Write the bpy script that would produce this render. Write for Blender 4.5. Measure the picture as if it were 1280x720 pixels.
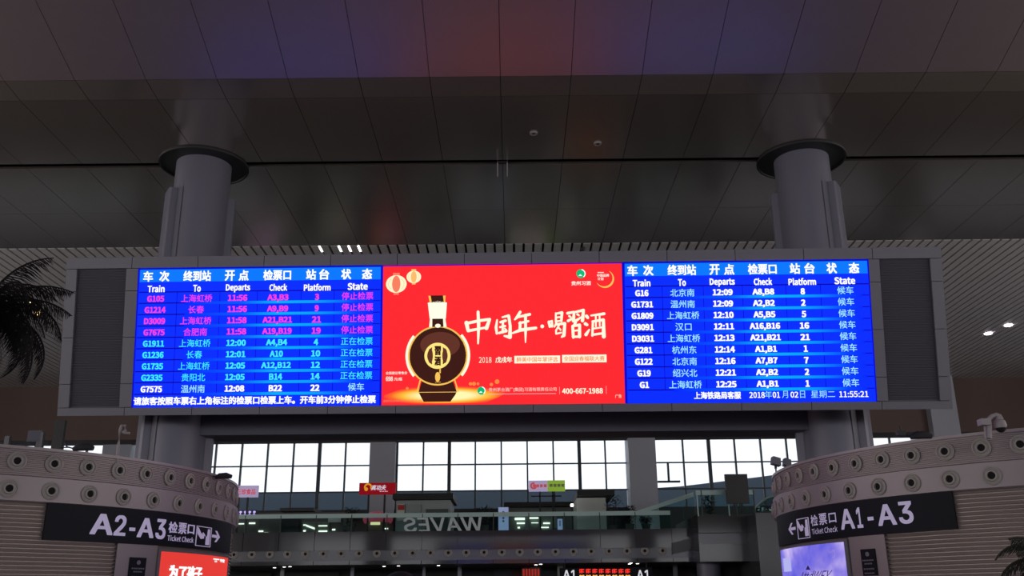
import bpy, math, random
from mathutils import Matrix, Vector
random.seed(7)
C = bpy.context.scene.collection
PI = math.pi; sin = math.sin; cos = math.cos
for o in list(bpy.data.objects): bpy.data.objects.remove(o)

# ------------------------------------------------------------------ camera, sky, lights, exposure
EYE = Vector((0, 0, 1.6)); PITCH = math.radians(18.6); ROLL = 0.0095; FPX = 1180.0
cam_d = bpy.data.cameras.new('camera'); cam = bpy.data.objects.new('camera', cam_d); C.objects.link(cam)
cam_d.sensor_width = 36; cam_d.lens = FPX / 1280 * 36; cam_d.clip_end = 600
_rt, _up, _fw = Vector((1, 0, 0)), Vector((0, -sin(PITCH), cos(PITCH))), Vector((0, cos(PITCH), sin(PITCH)))
RT = _rt * cos(ROLL) - _up * sin(ROLL); UP = _rt * sin(ROLL) + _up * cos(ROLL)
M3 = Matrix((RT, UP, -_fw)).transposed()
cam.matrix_world = Matrix.Translation(EYE) @ M3.to_4x4()
bpy.context.scene.camera = cam

w = bpy.data.worlds.new('overcast_sky'); bpy.context.scene.world = w; w.use_nodes = True
bg = w.node_tree.nodes['Background']; bg.inputs[0].default_value = (0.93, 0.96, 1.0, 1); bg.inputs[1].default_value = 1.25

def area(name, loc, rot, sx, sy, radiance, col):
    l = bpy.data.lights.new(name, 'AREA'); l.shape = 'RECTANGLE'; l.size = sx; l.size_y = sy
    l.energy = radiance * PI * sx * sy; l.color = col
    o = bpy.data.objects.new(name, l); C.objects.link(o); o.location = loc; o.rotation_euler = rot
    return o
# daylight through the glass wall at the other end of the hall, behind the camera
area('rear_daylight', (0, -84.5, 11.0), (PI/2, 0, 0), 90, 9, 3.0, (0.92, 0.94, 1.0))
# fill added from both sides for ambient light, as if the solid walls were glazed
area('left_daylight_fill', (-51.5, -5, 9.0), (PI/2, 0, -PI/2), 100, 9, 3.2, (1.0, 0.93, 0.90))
area('right_daylight_fill', (51.5, -5, 9.0), (PI/2, 0, PI/2), 100, 9, 3.2, (1.0, 0.93, 0.90))
vs = bpy.context.scene.view_settings
vs.view_transform = 'Standard'; vs.look = 'None'; vs.exposure = 0.0; vs.gamma = 1.0; vs.use_curve_mapping = False
cy = bpy.context.scene.cycles
cy.max_bounces = 6; cy.diffuse_bounces = 3; cy.glossy_bounces = 4; cy.transparent_max_bounces = 12
cy.caustics_reflective = False; cy.caustics_refractive = False; cy.sample_clamp_indirect = 3.0; cy.use_denoising = True

def P(x, y, Y):                        # point of the plane at depth Y seen at (x, y) of the photograph: a way to measure it
    d = _fw + RT * ((x - 640) / FPX) + UP * ((360 - y) / FPX)
    return EYE + d * (Y / d.y)

# ------------------------------------------------------------------ materials
MATS = {}
def mat(name, col, rough=0.5, metal=0.0, emis=None, es=1.0, noise=0.0, nscale=3.0, bump=0.0, spec=0.5, sample=True, coat=0.0, stretch=(1, 1, 1)):
    if name in MATS: return MATS[name]
    m = bpy.data.materials.new(name); m.use_nodes = True; nt = m.node_tree; b = nt.nodes['Principled BSDF']
    b.inputs['Base Color'].default_value = (*col, 1); b.inputs['Roughness'].default_value = rough
    b.inputs['Metallic'].default_value = metal; b.inputs['Specular IOR Level'].default_value = spec
    b.inputs['Coat Weight'].default_value = coat
    if emis:
        b.inputs['Emission Color'].default_value = (*emis, 1); b.inputs['Emission Strength'].default_value = es
        b.inputs['Specular IOR Level'].default_value = 0.1
        if not sample: m.cycles.emission_sampling = 'NONE'
    if noise or bump:
        tc = nt.nodes.new('ShaderNodeTexCoord'); mp = nt.nodes.new('ShaderNodeMapping'); mp.inputs['Scale'].default_value = stretch
        n = nt.nodes.new('ShaderNodeTexNoise'); n.inputs['Scale'].default_value = nscale; n.inputs['Detail'].default_value = 3
        nt.links.new(tc.outputs['Object'], mp.inputs[0]); nt.links.new(mp.outputs[0], n.inputs['Vector'])
        if noise:
            mx = nt.nodes.new('ShaderNodeMix'); mx.data_type = 'RGBA'
            mx.inputs[6].default_value = (*[c * (1 - noise) for c in col], 1); mx.inputs[7].default_value = (*[min(1, c * (1 + noise)) for c in col], 1)
            nt.links.new(n.outputs['Fac'], mx.inputs[0]); nt.links.new(mx.outputs[2], b.inputs['Base Color'])
        if bump:
            bp = nt.nodes.new('ShaderNodeBump'); bp.inputs['Strength'].default_value = bump; bp.inputs['Distance'].default_value = 0.02
            nt.links.new(n.outputs['Fac'], bp.inputs['Height']); nt.links.new(bp.outputs[0], b.inputs['Normal'])
    MATS[name] = m; return m
def glow(name, col, s=1.0, sample=False): return mat(name, (0.01, 0.01, 0.01), 0.6, emis=col, es=s, sample=sample)
def glass(name, tint, refl=0.5, rough=0.02):
    m = bpy.data.materials.new(name); m.use_nodes = True; nt = m.node_tree; nt.nodes.remove(nt.nodes['Principled BSDF'])
    t = nt.nodes.new('ShaderNodeBsdfTransparent'); t.inputs[0].default_value = (*tint, 1)
    g = nt.nodes.new('ShaderNodeBsdfGlossy'); g.inputs['Roughness'].default_value = rough
    f = nt.nodes.new('ShaderNodeFresnel'); f.inputs[0].default_value = 1.45
    mm = nt.nodes.new('ShaderNodeMath'); mm.operation = 'MULTIPLY'; mm.inputs[1].default_value = refl
    x = nt.nodes.new('ShaderNodeMixShader')
    nt.links.new(f.outputs[0], mm.inputs[0]); nt.links.new(mm.outputs[0], x.inputs[0]); nt.links.new(t.outputs[0], x.inputs[1]); nt.links.new(g.outputs[0], x.inputs[2])
    nt.links.new(x.outputs[0], nt.nodes['Material Output'].inputs[0]); MATS[name] = m; return m

m_ceil_matt = mat('matt_ceiling_sheet', (0.335, 0.275, 0.285), 0.42, 0.55, noise=0.05, nscale=1.2)
m_ceil_gloss = mat('glossy_ceiling_sheet', (0.44, 0.39, 0.36), 0.19, 0.8, noise=0.12, nscale=0.35)
m_slat = mat('slat_metal', (0.84, 0.81, 0.82), 0.38, 0.25, noise=0.08, nscale=0.8)
m_void = mat('ceiling_void', (0.012, 0.011, 0.011), 0.95)
m_col = mat('column_paint', (0.23, 0.225, 0.29), 0.42, 0.1, noise=0.04, nscale=2)
m_collar = mat('collar_black', (0.025, 0.025, 0.028), 0.55)
m_clad = mat('board_cladding', (0.215, 0.21, 0.255), 0.45, 0.1, noise=0.04, nscale=1.5)
m_clad_dk = mat('board_dark_louver', (0.125, 0.12, 0.15), 0.55)
m_dark = mat('dark_metal', (0.03, 0.03, 0.035), 0.5)
m_brown = mat('bulkhead_brown', (0.16, 0.105, 0.09), 0.6, noise=0.1, nscale=0.4)
m_drumtop = mat('ribbed_mauve', (0.37, 0.31, 0.325), 0.4, 0.15)
m_drumband = mat('band_mauve', (0.37, 0.32, 0.345), 0.38, 0.15, noise=0.04, nscale=1)
m_louver = mat('louver_beige', (0.43, 0.36, 0.34), 0.4, 0.3, noise=0.10, nscale=0.7, stretch=(1, 1, 3))
m_noz = mat('nozzle_plastic', (0.44, 0.41, 0.39), 0.45)
m_bore = mat('nozzle_bore', (0.008, 0.007, 0.007), 0.8)
m_sign = mat('sign_navy', (0.012, 0.014, 0.022), 0.5, noise=0.15, nscale=1, spec=0.15)
m_letter = mat('sign_letter_white', (0.62, 0.58, 0.72), 0.5, emis=(0.62, 0.55, 0.85), es=0.28, sample=False)
m_floor = mat('polished_stone', (0.38, 0.35, 0.33), 0.15, noise=0.1, nscale=0.5)
m_wall = mat('side_wall', (0.16, 0.14, 0.13), 0.6, noise=0.05, nscale=0.3)
m_pier = mat('pier_stone', (0.52, 0.54, 0.62), 0.5, noise=0.05, nscale=0.6)
m_mull = mat('mullion', (0.07, 0.08, 0.09), 0.5)
m_fascia = mat('fascia_metal', (0.07, 0.068, 0.075), 0.08, 0.0, spec=0.25, noise=0.06, nscale=0.3)
m_fascia_dk = mat('fascia_recess', (0.10, 0.10, 0.115), 0.2, 0.1)
m_grey = mat('kiosk_grey', (0.42, 0.48, 0.48), 0.5)
m_pale = mat('kiosk_pale', (0.70, 0.75, 0.72), 0.5)
m_canopy = mat('outside_canopy', (0.055, 0.085, 0.12), 0.6, noise=0.15, nscale=0.15)
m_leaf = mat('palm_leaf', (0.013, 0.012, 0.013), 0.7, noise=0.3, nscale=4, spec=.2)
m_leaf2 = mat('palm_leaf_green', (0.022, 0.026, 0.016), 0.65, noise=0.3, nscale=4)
m_bark = mat('palm_bark', (0.05, 0.035, 0.028), 0.8, noise=0.3, nscale=12, bump=0.5)
m_bush = mat('bush_leaf', (0.02, 0.045, 0.03), 0.6)
m_pot = mat('pot_clay', (0.15, 0.13, 0.12), 0.6)
m_cap = mat('frosted_glass_band', (0.60, 0.82, 0.80), 0.4)
m_equip = mat('equipment_grey', (0.20, 0.20, 0.22), 0.5)
m_equip_pale = mat('equipment_pale', (0.42, 0.38, 0.40), 0.5)
g_win = glass('window_glass', (0.96, 0.98, 1.0), 0.6)
g_rail = glass('railing_glass', (0.80, 0.93, 0.92), 0.7)
g_shop = glass('shop_glass', (0.75, 0.85, 0.85), 0.8)

# ------------------------------------------------------------------ mesh builder
class MB:
    def __init__(s): s.v = []; s.f = []; s.smooth = False
    def quad(s, a, b, c, d): n = len(s.v); s.v += [a, b, c, d]; s.f.append((n, n+1, n+2, n+3)); return s
    def poly(s, pts): n = len(s.v); s.v += list(pts); s.f.append(tuple(range(n, n+len(pts)))); return s
    def box(s, x0, y0, z0, x1, y1, z1):
        n = len(s.v)
        s.v += [(x0,y0,z0),(x1,y0,z0),(x1,y1,z0),(x0,y1,z0),(x0,y0,z1),(x1,y0,z1),(x1,y1,z1),(x0,y1,z1)]
        s.f += [tuple(n+i for i in q) for q in ((0,3,2,1),(4,5,6,7),(0,1,5,4),(1,2,6,5),(2,3,7,6),(3,0,4,7))]; return s
    def prism(s, pts, y0, y1):                     # pts in (x, z), extruded along y
        n = len(s.v); k = len(pts)
        s.v += [(x, y0, z) for x, z in pts] + [(x, y1, z) for x, z in pts]
        s.f.append(tuple(n+i for i in range(k))); s.f.append(tuple(n+k+i for i in reversed(range(k))))
        s.f += [(n+i, n+k+i, n+k+(i+1) % k, n+(i+1) % k) for i in range(k)]; return s
    def lathe(s, prof, seg=48, c=(0, 0, 0), a0=0.0, a1=2*PI, ax='z'):
        n = len(s.v); full = abs(a1 - a0 - 2*PI) < 1e-6; cols = seg if full else seg + 1; k = len(prof)
        for i in range(cols):
            t = a0 + (a1 - a0) * i / seg
            for r, z in prof:
                if ax == 'z': s.v.append((c[0] + r*sin(t), c[1] - r*cos(t), c[2] + z))
                else: s.v.append((c[0] + r*cos(t), c[1] - z, c[2] + r*sin(t)))
        for i in range(seg):
            j = (i + 1) % cols
            for q in range(k - 1): s.f.append((n+i*k+q, n+j*k+q, n+j*k+q+1, n+i*k+q+1))
        return s
    def tube(s, pts, r, seg=8):
        pts = [Vector(p) for p in pts]; n = len(s.v); k = len(pts)
        rr = r if isinstance(r, (list, tuple)) else [r] * k
        for i, p in enumerate(pts):
            d = (pts[min(i+1, k-1)] - pts[max(i-1, 0)]).normalized()
            u = d.cross(Vector((0, 0, 1)));
            if u.length < 1e-3: u = Vector((1, 0, 0))
            u.normalize(); vv = d.cross(u)
            for j in range(seg):
                a = 2*PI*j/seg; s.v.append(tuple(p + (u*cos(a) + vv*sin(a)) * rr[i]))
        for i in range(k-1):
            for j in range(seg): s.f.append((n+i*seg+j, n+i*seg+(j+1) % seg, n+(i+1)*seg+(j+1) % seg, n+(i+1)*seg+j))
        s.f.append(tuple(n+j for j in reversed(range(seg)))); s.f.append(tuple(n+(k-1)*seg+j for j in range(seg)))
        return s
    def mesh(s, name, m):
        me = bpy.data.meshes.new(name); me.from_pydata([tuple(p) for p in s.v], [], s.f); me.materials.append(m)
        if s.smooth: me.shade_smooth(); me.set_sharp_from_angle(angle=0.6)
        me.update(); return me
def link(name, data, parent=None, loc=None, world=True):
    o = bpy.data.objects.new(name, data); C.objects.link(o)
    if loc: o.location = loc
    if parent:
        o.parent = parent
        if world and parent.get('root_at'): o.matrix_parent_inverse = Matrix.Translation(-Vector(parent['root_at']))
    return o
def obj(name, mb, m, parent=None, world=True, kind=None, label=None):
    o = link(name, mb.mesh(name, m), parent, None, world)
    if kind: o['kind'] = kind
    if label: o['label'] = label
    return o
def tag(o, label=None, cat=None, group=None, kind=None):
    if label: o['label'] = label
    if cat: o['category'] = cat
    if group: o['group'] = group
    if kind: o['kind'] = kind
    return o
def thing(name, label, cat, loc=(0, 0, 0), group=None):
    o = bpy.data.objects.new(name, None); C.objects.link(o); o.location = loc; o.empty_display_size = 0.2
    if tuple(loc) != (0, 0, 0): o['root_at'] = tuple(loc)
    return tag(o, label, cat, group)

# ------------------------------------------------------------------ text helper: flat lettering as mesh polygons in (u, v)
_txt = {}
FONTS = []                                      # two of Blender's own interface fonts
for fn_ in ('/Noto Sans CJK Regular.woff2', '/Inter.woff2'):
    try: FONTS.append(bpy.data.fonts.load(bpy.utils.system_resource('DATAFILES', path='fonts') + fn_))
    except Exception: FONTS.append(None)
FONT = FONTS[0]; SIGN_CHARS = ('A', '-', 'A1', 'WAVES', 'SIGN1', '3 ', '2 ', '1 ')
def text_polys(s):
    key = s
    if key not in _txt:
        c = bpy.data.curves.new('t', 'FONT'); c.body = s
        ft = FONTS[1] if s in SIGN_CHARS and FONTS[1] else FONTS[0]
        if ft and s.isascii(): c.font = ft
        c.resolution_u = 2; c.fill_mode = 'FRONT'
        o = bpy.data.objects.new('t', c); C.objects.link(o); bpy.context.view_layer.update()
        me = bpy.data.meshes.new_from_object(o.evaluated_get(bpy.context.evaluated_depsgraph_get()))
        vs_ = [(v.co.x, v.co.y) for v in me.vertices]; fs = [tuple(p.vertices) for p in me.polygons]
        bpy.data.objects.remove(o); bpy.data.curves.remove(c); bpy.data.meshes.remove(me)
        _txt[key] = (vs_, fs)
    return _txt[key]
def cap_scale(t):
    vv = text_polys('A' if t in SIGN_CHARS else 'H')[0]; return (max(p[1] for p in vv) - min(p[1] for p in vv)) / .73
class Flat:                                     # flat print on a surface given by a mapping (u, v, layer) -> xyz
    def __init__(s, fn, layer=1): s.fn = fn; s.l = layer; s.mb = MB()
    def pt(s, u, v): return s.fn(u, v, s.l)
    def poly(s, pts): s.mb.poly([s.pt(*p) for p in pts]); return s
    def rect(s, u0, v0, u1, v1, nu=1):
        for i in range(nu):
            a = u0 + (u1-u0)*i/nu; b = u0 + (u1-u0)*(i+1)/nu; s.poly([(a, v0), (b, v0), (b, v1), (a, v1)])
        return s
    def disc(s, u, v, r, ry=None, n=28, a0=0, a1=2*PI):
        ry = ry or r; return s.poly([(u + r*cos(a0+(a1-a0)*i/n), v + ry*sin(a0+(a1-a0)*i/n)) for i in range(n)])
    def ring(s, u, v, r0, r1, n=36, a0=0, a1=2*PI, sy=1.0):
        for i in range(n):
            a = a0+(a1-a0)*i/n; b = a0+(a1-a0)*(i+1)/n
            s.poly([(u+r0*cos(a), v+r0*sy*sin(a)), (u+r1*cos(a), v+r1*sy*sin(a)), (u+r1*cos(b), v+r1*sy*sin(b)), (u+r0*cos(b), v+r0*sy*sin(b))])
        return s
    def text(s, t, u, v, w, h, bold=0.0, shear=0.0, mirror=False, left=False):   # centred at (u, v), box w x h (either may be None)
        vv, ff = text_polys(t)
        x0 = min(p[0] for p in vv); x1 = max(p[0] for p in vv); y0 = min(p[1] for p in vv); y1 = max(p[1] for p in vv)
        sy = h / (y1-y0) if h else None; sx = w / (x1-x0) if w else sy; sy = sy or sx
        b_ = max(bold, 0)
        g_ = (0,) if b_ == 0 else ((-1, 1) if b_ < .022 else (-1, 0, 1))
        em = cap_scale(t) if FONT and t.isascii() else 1.0
        for q_, (ou, ov) in enumerate([(a_*b_*sx*em, c_*b_*sy*em*.7) for a_ in g_ for c_ in g_]):   # overstruck copies make the heavier weight
            n = len(s.mb.v)
            for x, y in vv:
                du = (x-(x0+x1)/2)*sx; dv = (y-(y0+y1)/2)*sy; du += shear*dv
                if mirror: du = -du
                s.mb.v.append(s.fn(u+du+ou, v+dv+ov, s.l + .1*q_))
            s.mb.f += [tuple(n+i for i in (reversed(f) if mirror else f)) for f in ff]
        return s
    def stroke(s, pts):                          # brush stroke: (u, v, half width) points
        for i in range(len(pts)-1):
            (a, b, r), (c, d, q) = pts[i], pts[i+1]; L = math.hypot(c-a, d-b) or 1e-6; nx, ny = -(d-b)/L, (c-a)/L
            s.poly([(a+nx*r, b+ny*r), (a-nx*r, b-ny*r), (c-nx*q, d-ny*q), (c+nx*q, d+ny*q)])
            s.disc(c, d, q, n=8)
        s.disc(pts[0][0], pts[0][1], pts[0][2], n=8); return s
    def put(s, name, m, parent, world=False, label=None):
        small = any(q in name for q in ('lettering', 'print', 'dots', 'blocks', 'bars', 'spot', 'line', 'edge', 'glint', 'rib', 'plate', 'side', 'highlight', 'streak', 'mark', 'emblem', 'panel'))
        return obj(name, s.mb, m, parent, world, label=label, kind='stuff' if small else None)

# ================================================================== THE SETTING
ZC = 18.1; PX = 2.345; X0 = -0.32
floor = obj('floor', MB().quad((-52, -90, 0), (52, -90, 0), (52, 110, 0), (-52, 110, 0)), m_floor, kind='structure')
obj('wall_left', MB().box(-52.4, -90, 0, -52, 75, 32), m_wall, kind='structure')
obj('wall_right', MB().box(52, -90, 0, 52.4, 75, 32), m_wall, kind='structure')
wb = MB().box(-52, -86, 0, 52, -85.5, 6).box(-52, -86, 16, 52, -85.5, 42); obj('wall_back', wb, m_wall, kind='structure')

# ceiling: dark void above, panels and slats below it
sl = math.tan(math.radians(17.6)); YA = 27.35; YB = 28.47; ZA = ZC + 0.10
ce = MB()
ce.quad((-52, YB, ZC+.7), (52, YB, ZC+.7), (52, 75, ZC+.7), (-52, 75, ZC+.7))
ce.quad((-52, YB, ZC+.7), (-52, -90+45, ZA+sl*(YA+45)+.7), (52, -45, ZA+sl*(YA+45)+.7), (52, YB, ZC+.7))
ce.quad((-52, -45, ZA+sl*(YA+45)+.7), (-52, -90, 36), (52, -90, 36), (52, -45, ZA+sl*(YA+45)+.7))
ceiling = obj('ceiling', ce, m_void, kind='structure')
def panel_mesh(name, ya, za, yb, zb, m, wdt=PX-0.02, t=0.10):
    h = wdt/2; mb = MB(); n = 0
    mb.v = [(-h, ya, za), (h, ya, za), (h, yb, zb), (-h, yb, zb), (-h, ya, za+t), (h, ya, za+t), (h, yb, zb+t), (-h, yb, zb+t)]
    mb.f = [(0,3,2,1), (4,5,6,7), (0,1,5,4), (1,2,6,5), (2,3,7,6), (3,0,4,7)]
    return mb.mesh(name, m)
strips = [(panel_mesh('ceiling_panel', -12, ZA+sl*(YA+12), YA, ZA, m_ceil_matt), 14),
          (panel_mesh('ceiling_panel', YA+.02, ZA, YB, ZC, m_ceil_gloss), 14),
          (panel_mesh('ceiling_panel', YB+.02, ZC, 33.32, ZC, m_ceil_gloss), 16),
          (panel_mesh('ceiling_panel', 33.72, ZC, 38.2, ZC, m_ceil_gloss), 18),
          (panel_mesh('ceiling_panel', 38.22, ZC, 42.35, ZC, m_ceil_gloss), 20)]
for me, n in strips:
    for k in range(-n, n):
        link('ceiling_panel', me, ceiling, (X0 + PX*(k+.5), 0, 0))
sm = MB().box(-.178, 42.40, ZC-.02, .178, 74.4, ZC+.14).mesh('ceiling_slat', m_slat)
SP = PX/5
for k in range(-96, 96):
    link('ceiling_slat', sm, ceiling, (X0 - 0.97 + SP*(k+.5), 0, 0))
cj = MB()
for y in (45, 49, 53, 57, 61, 65, 69, 73): cj.box(-52, y, ZC+.16, 52, y+.25, ZC+.5)
obj('cross_beam', cj, m_dark, ceiling, kind='stuff')

# front wall: bulkhead over the windows, piers, parapet under the windows
wf = MB().box(-52, 72, P(640, 545, 72).z, 52, 74.6, ZC+.7)
wall_front = obj('wall_front', wf, m_brown, kind='structure')
par = MB().box(-52, 74.7, 0, 52, 75.2, 8.75); obj('parapet', par, mat('parapet_dark', (0.05, 0.055, 0.06), 0.6), wall_front)
WT = 15.0
piers = [(127, 162, 74.2), (462, 494, 74.2), (786, 820, 73.2), (1172, 1206, 71.2)]
for a, b, Y in piers:
    xa, xb = P(a, 570, Y).x, P(b, 570, Y).x
    top = ZC + .5 if Y < 71.5 else ZC
    obj('pier', MB().box(xa, Y, 6.0 if Y > 74 else 6.0, xb, 75.6, top), m_pier, wall_front)
# windows
gx0 = P(529, 580, 75).x; GP = 2.055; rows = [8.75, 10.14, 12.19, 14.25]
bays = [(-50, P(127, 570, 75).x), (P(162, 570, 75).x, P(462, 570, 75).x), (P(494, 570, 75).x, P(786, 570, 75).x), (P(820, 570, 75).x, P(1172, 570, 75).x), (P(1206, 570, 75).x, 50)]
pane_cache = {}
for bi, (xa, xb) in enumerate(bays):
    fr = MB().box(xa, 74.95, 14.2, xb, 75.15, 14.4)
    win = obj('window_%d' % (bi+1), fr, m_mull, kind='structure')
    ks = [k for k in range(-40, 40) if xa+.15 < gx0+GP*k < xb-.15]
    for k in ks:
        x = gx0+GP*k; t = .13 if (k-1) % 5 == 0 else .06
        obj('mullion', MB().box(x-t, 74.9, 8.75, x+t, 75.15, 14.3), m_mull, win)
    for z in rows[1:3]: obj('transom', MB().box(xa, 74.96, z-.05, xb, 75.1, z+.05), m_mull, win)
    edges = [xa] + [gx0+GP*k for k in ks] + [xb]
    for i in range(len(edges)-1):
        for z0, z1 in zip(rows, rows[1:]):
            key = (round(edges[i+1]-edges[i], 3), round(z1-z0, 3))
            if key not in pane_cache: pane_cache[key] = MB().box(0, 0, 0, key[0], .02, key[1]).mesh('pane', g_win)
            link('pane', pane_cache[key], win, (edges[i], 75.03, z0))
    if bi == 3:
        a = P(834.5, 577, 75); b = P(850, 602, 75)
        obj('casement', MB().box(a.x-.07, 74.85, b.z, a.x+.07, 75.1, 12.19).box(xa, 74.85, b.z-.07, b.x, 75.1, b.z+.07), m_mull, win)
# outside: a dark canopy roof beyond the glass
pr = [(-320, 590), (127, 612), (300, 617), (480, 615), (640, 613), (786, 612), (850, 608), (900, 602), (950, 596), (1000, 589), (1100, 575), (1300, 560), (1600, 560)]
pts = [(P(x, y, 92).x, P(x, y, 92).z) for x, y in pr]
cn = MB().prism([(pts[0][0], 0)] + pts + [(pts[-1][0], 0)], 92, 104)
tag(obj('station_canopy', cn, m_canopy), 'dark curved canopy roof outside, seen low through the far windows', 'canopy')

# ================================================================== MEZZANINE
MD = 60.0
mz = MB().box(-52, MD+.25, 4.35, 52, 75, 5.98)
mez = obj('mezzanine', mz, m_fascia_dk, kind='structure')
XE = P(868, 660, MD).x
pw = 2.2; k0 = P(616.7, 660, MD).x
up = MB().box(0, 0, 4.90, pw-.03, .2, 6.02).mesh('fascia_panel', m_fascia)
lo = MB().box(0, 0, 4.06, pw-.03, .2, 4.28).mesh('soffit_panel', m_fascia)
for k in range(-15, 8):
    x = k0 + pw*k
    link('fascia_panel', up, mez, (x, MD, 0)); link('soffit_panel', lo, mez, (x, MD, 0))
obj('recess_band', MB().box(-52, MD+.1, 4.28, 52, MD+.3, 4.92), m_fascia_dk, mez)
obj('slab_underside', MB().box(-52, MD+.05, 4.05, 52, 75, 4.08), mat('underside', (0.08, 0.08, 0.085), 0.5), mez)
# air nozzles: flange, inner ring, dark bore
def nozzle_meshes(s):
    a = MB(); a.smooth = True; a.lathe([(.19*s, 0), (.19*s, .025*s), (.155*s, .04*s), (.145*s, .022*s), (.13*s, .022*s), (.105*s, .06*s), (.078*s, .06*s), (.072*s, .01*s)], 28, ax='y')
    b = MB().lathe([(.074*s, .012*s), (0.0001, .012*s)], 20, ax='y')
    return a.mesh('air_nozzle', m_noz), b.mesh('bore', m_bore)
nA, nB = nozzle_meshes(1.0); mA, mB_ = nozzle_meshes(1.3)
def nozzle(parent, loc, rz, A=nA, B=nB):
    o = link('air_nozzle', A, parent); o.rotation_euler = (0, 0, rz); o.location = loc
    q = link('bore', B, o, world=False); return o
nx0 = P(605, 690.3, MD).x; npitch = (P(828.6, 689, MD).x - nx0)/10
for k in range(-22, 11): nozzle(mez, (nx0 + npitch*k, MD+.1, 4.72), 0, mA, mB_)

# glass balustrade along the mezzanine edge
rail = thing('glass_balustrade', 'long glass balustrade with pale teal top band along the mezzanine edge', 'balustrade', (0, MD+.1, 6.02))
gp = MB().box(.02, 0, 6.02, pw-.02, .03, 7.10).mesh('glass_panel', g_rail)
cp = MB().box(.01, -.01, 6.86, pw-.01, .04, 7.12).mesh('top_band', m_cap)
po = MB().box(-.025, -.02, 6.0, .025, .06, 7.05).mesh('post', m_mull)
for k in range(-14, 5):
    x = k0+pw*k
    for nm, me in (('glass_panel', gp), ('top_band', cp), ('post', po)): link(nm, me, rail, (x, MD+.1, 0))
# mirrored letters on the glass (read from the other side)
def fl(Y): return lambda u, v, l: (u, Y - .01*l, v)
a = P(554, 655.5, MD)
f = Flat(fl(MD+.08)); f.text('WAVES', a.x, a.z, P(603, 655, MD).x-P(505, 655, MD).x, .86, 0.018, 0.18, mirror=True)
tag(f.put('glass_lettering', mat('letter_film', (0.75, 0.85, 0.88), 0.5), None), 'big pale mirrored capital letters stuck on the glass balustrade', 'lettering')

# raised landing on the right with stair flight
XR0, XR1 = P(872, 650, 58).x, P(945, 650, 58).x
ra = MB().box(XR0, 58, P(872, 666, 58).z, XR1+.6, 66, P(872, 643, 58).z)
land = obj('raised_landing', ra, m_fascia); tag(land, kind='structure')
obj('recess_band', MB().box(XR0+.05, 58.35, P(872, 680, 58).z, XR1+.8, 66, P(872, 665, 58).z), m_fascia_dk, land)
obj('lower_fascia', MB().box(XR0, 58.1, P(872, 702, 58).z, XR1+.9, 66, P(872, 680, 58).z), m_fascia, land)
xs0, xs1 = P(838, 650, MD).x, P(871, 650, MD).x
st = MB().prism([(xs0, 4.5), (xs0, 5.15), (xs1, P(871, 670, MD).z), (xs1, P(871, 686, MD).z)], MD-.12, MD+1.5)
obj('stair_stringer', st, mat('stringer', (0.06, 0.058, 0.062), 0.3, 0.4), land)
x0 = P(793, 650, MD).x; x1 = P(871, 650, MD).x
lr = thing('landing_balustrade', 'sloping glass balustrade rising to the raised landing with teal top band', 'balustrade', (x0, MD, 6.02))
z1 = P(871, 614, MD).z; b = .28
obj('glass_panel', MB().prism([(x0, 6.1), (x0, 7.0), (x1, z1), (x1, 6.1)], MD+.5, MD+.54), g_rail, lr)
obj('top_band', MB().prism([(x0, 6.85), (x0, 7.08), (x1, z1), (x1, z1-b)], MD+.46, MD+.5), m_cap, lr)
zt = P(872, 613, 58).z; zb = P(872, 643, 58).z
obj('glass_panel', MB().box(XR0, 58.05, zb, XR1, 58.09, zt), g_rail, lr)
obj('top_band', MB().box(XR0, 58.0, zt-.27, XR1, 58.04, zt), m_cap, lr)
for px in (872, 877.5, 911, 921, 943):
    xx = P(px, 630, 58).x; obj('post', MB().box(xx-.03, 57.98, zb-.1, xx+.03, 58.1, zt), m_cap if px in (872, 911) else m_mull, lr)
# further curved glass to the right
cg = thing('curved_balustrade', 'curved glass balustrade beside the right ticket pavilion', 'balustrade', (P(950, 630, 57).x, 57, 6))
cgm = MB(); cgt = MB(); n = 8
for i in range(n):
    pa = [P(945+30*t/n, 640 - 3*t/n*1.0, 57 - 3*(t/n)) for t in (i, i+1)]
    ta = [P(945+30*t/n, 634 - 14*sin(PI/2*min(1, t/n*1.3)), 57-3*(t/n)) for t in (i, i+1)]
    cgm.quad(pa[0], pa[1], ta[1], ta[0]); cgm.quad(*[q+Vector((0, .04, 0)) for q in (pa[1], pa[0], ta[0], ta[1])])
    cgt.tube([ta[0], ta[1]], .06, 6)
obj('glass_panel', cgm, g_rail, cg); obj('handrail', cgt, m_cap, cg)
ww = MB().box(P(945, 650, 56).x, 56, 0, P(990, 650, 56).x, 66, P(950, 641, 56).z); obj('landing_wall', ww, m_fascia_dk, land)
# dark screen standing on the landing
a, b2 = P(908, 630, 57.6), P(933, 593, 57.6)
bs = thing('back_of_screen', 'dark rectangular screen seen from behind on the raised landing', 'screen', (a.x, 57.6, zb))
obj('casing', MB().box(a.x, 57.4, a.z, b2.x, 57.6, b2.z), mat('casing', (0.05, 0.05, 0.055), .5), bs)
obj('stand', MB().box(a.x+.4, 57.45, zb, a.x+.5, 57.55, a.z).box(b2.x-.5, 57.45, zb, b2.x-.4, 57.55, a.z), m_dark, bs)

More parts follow.
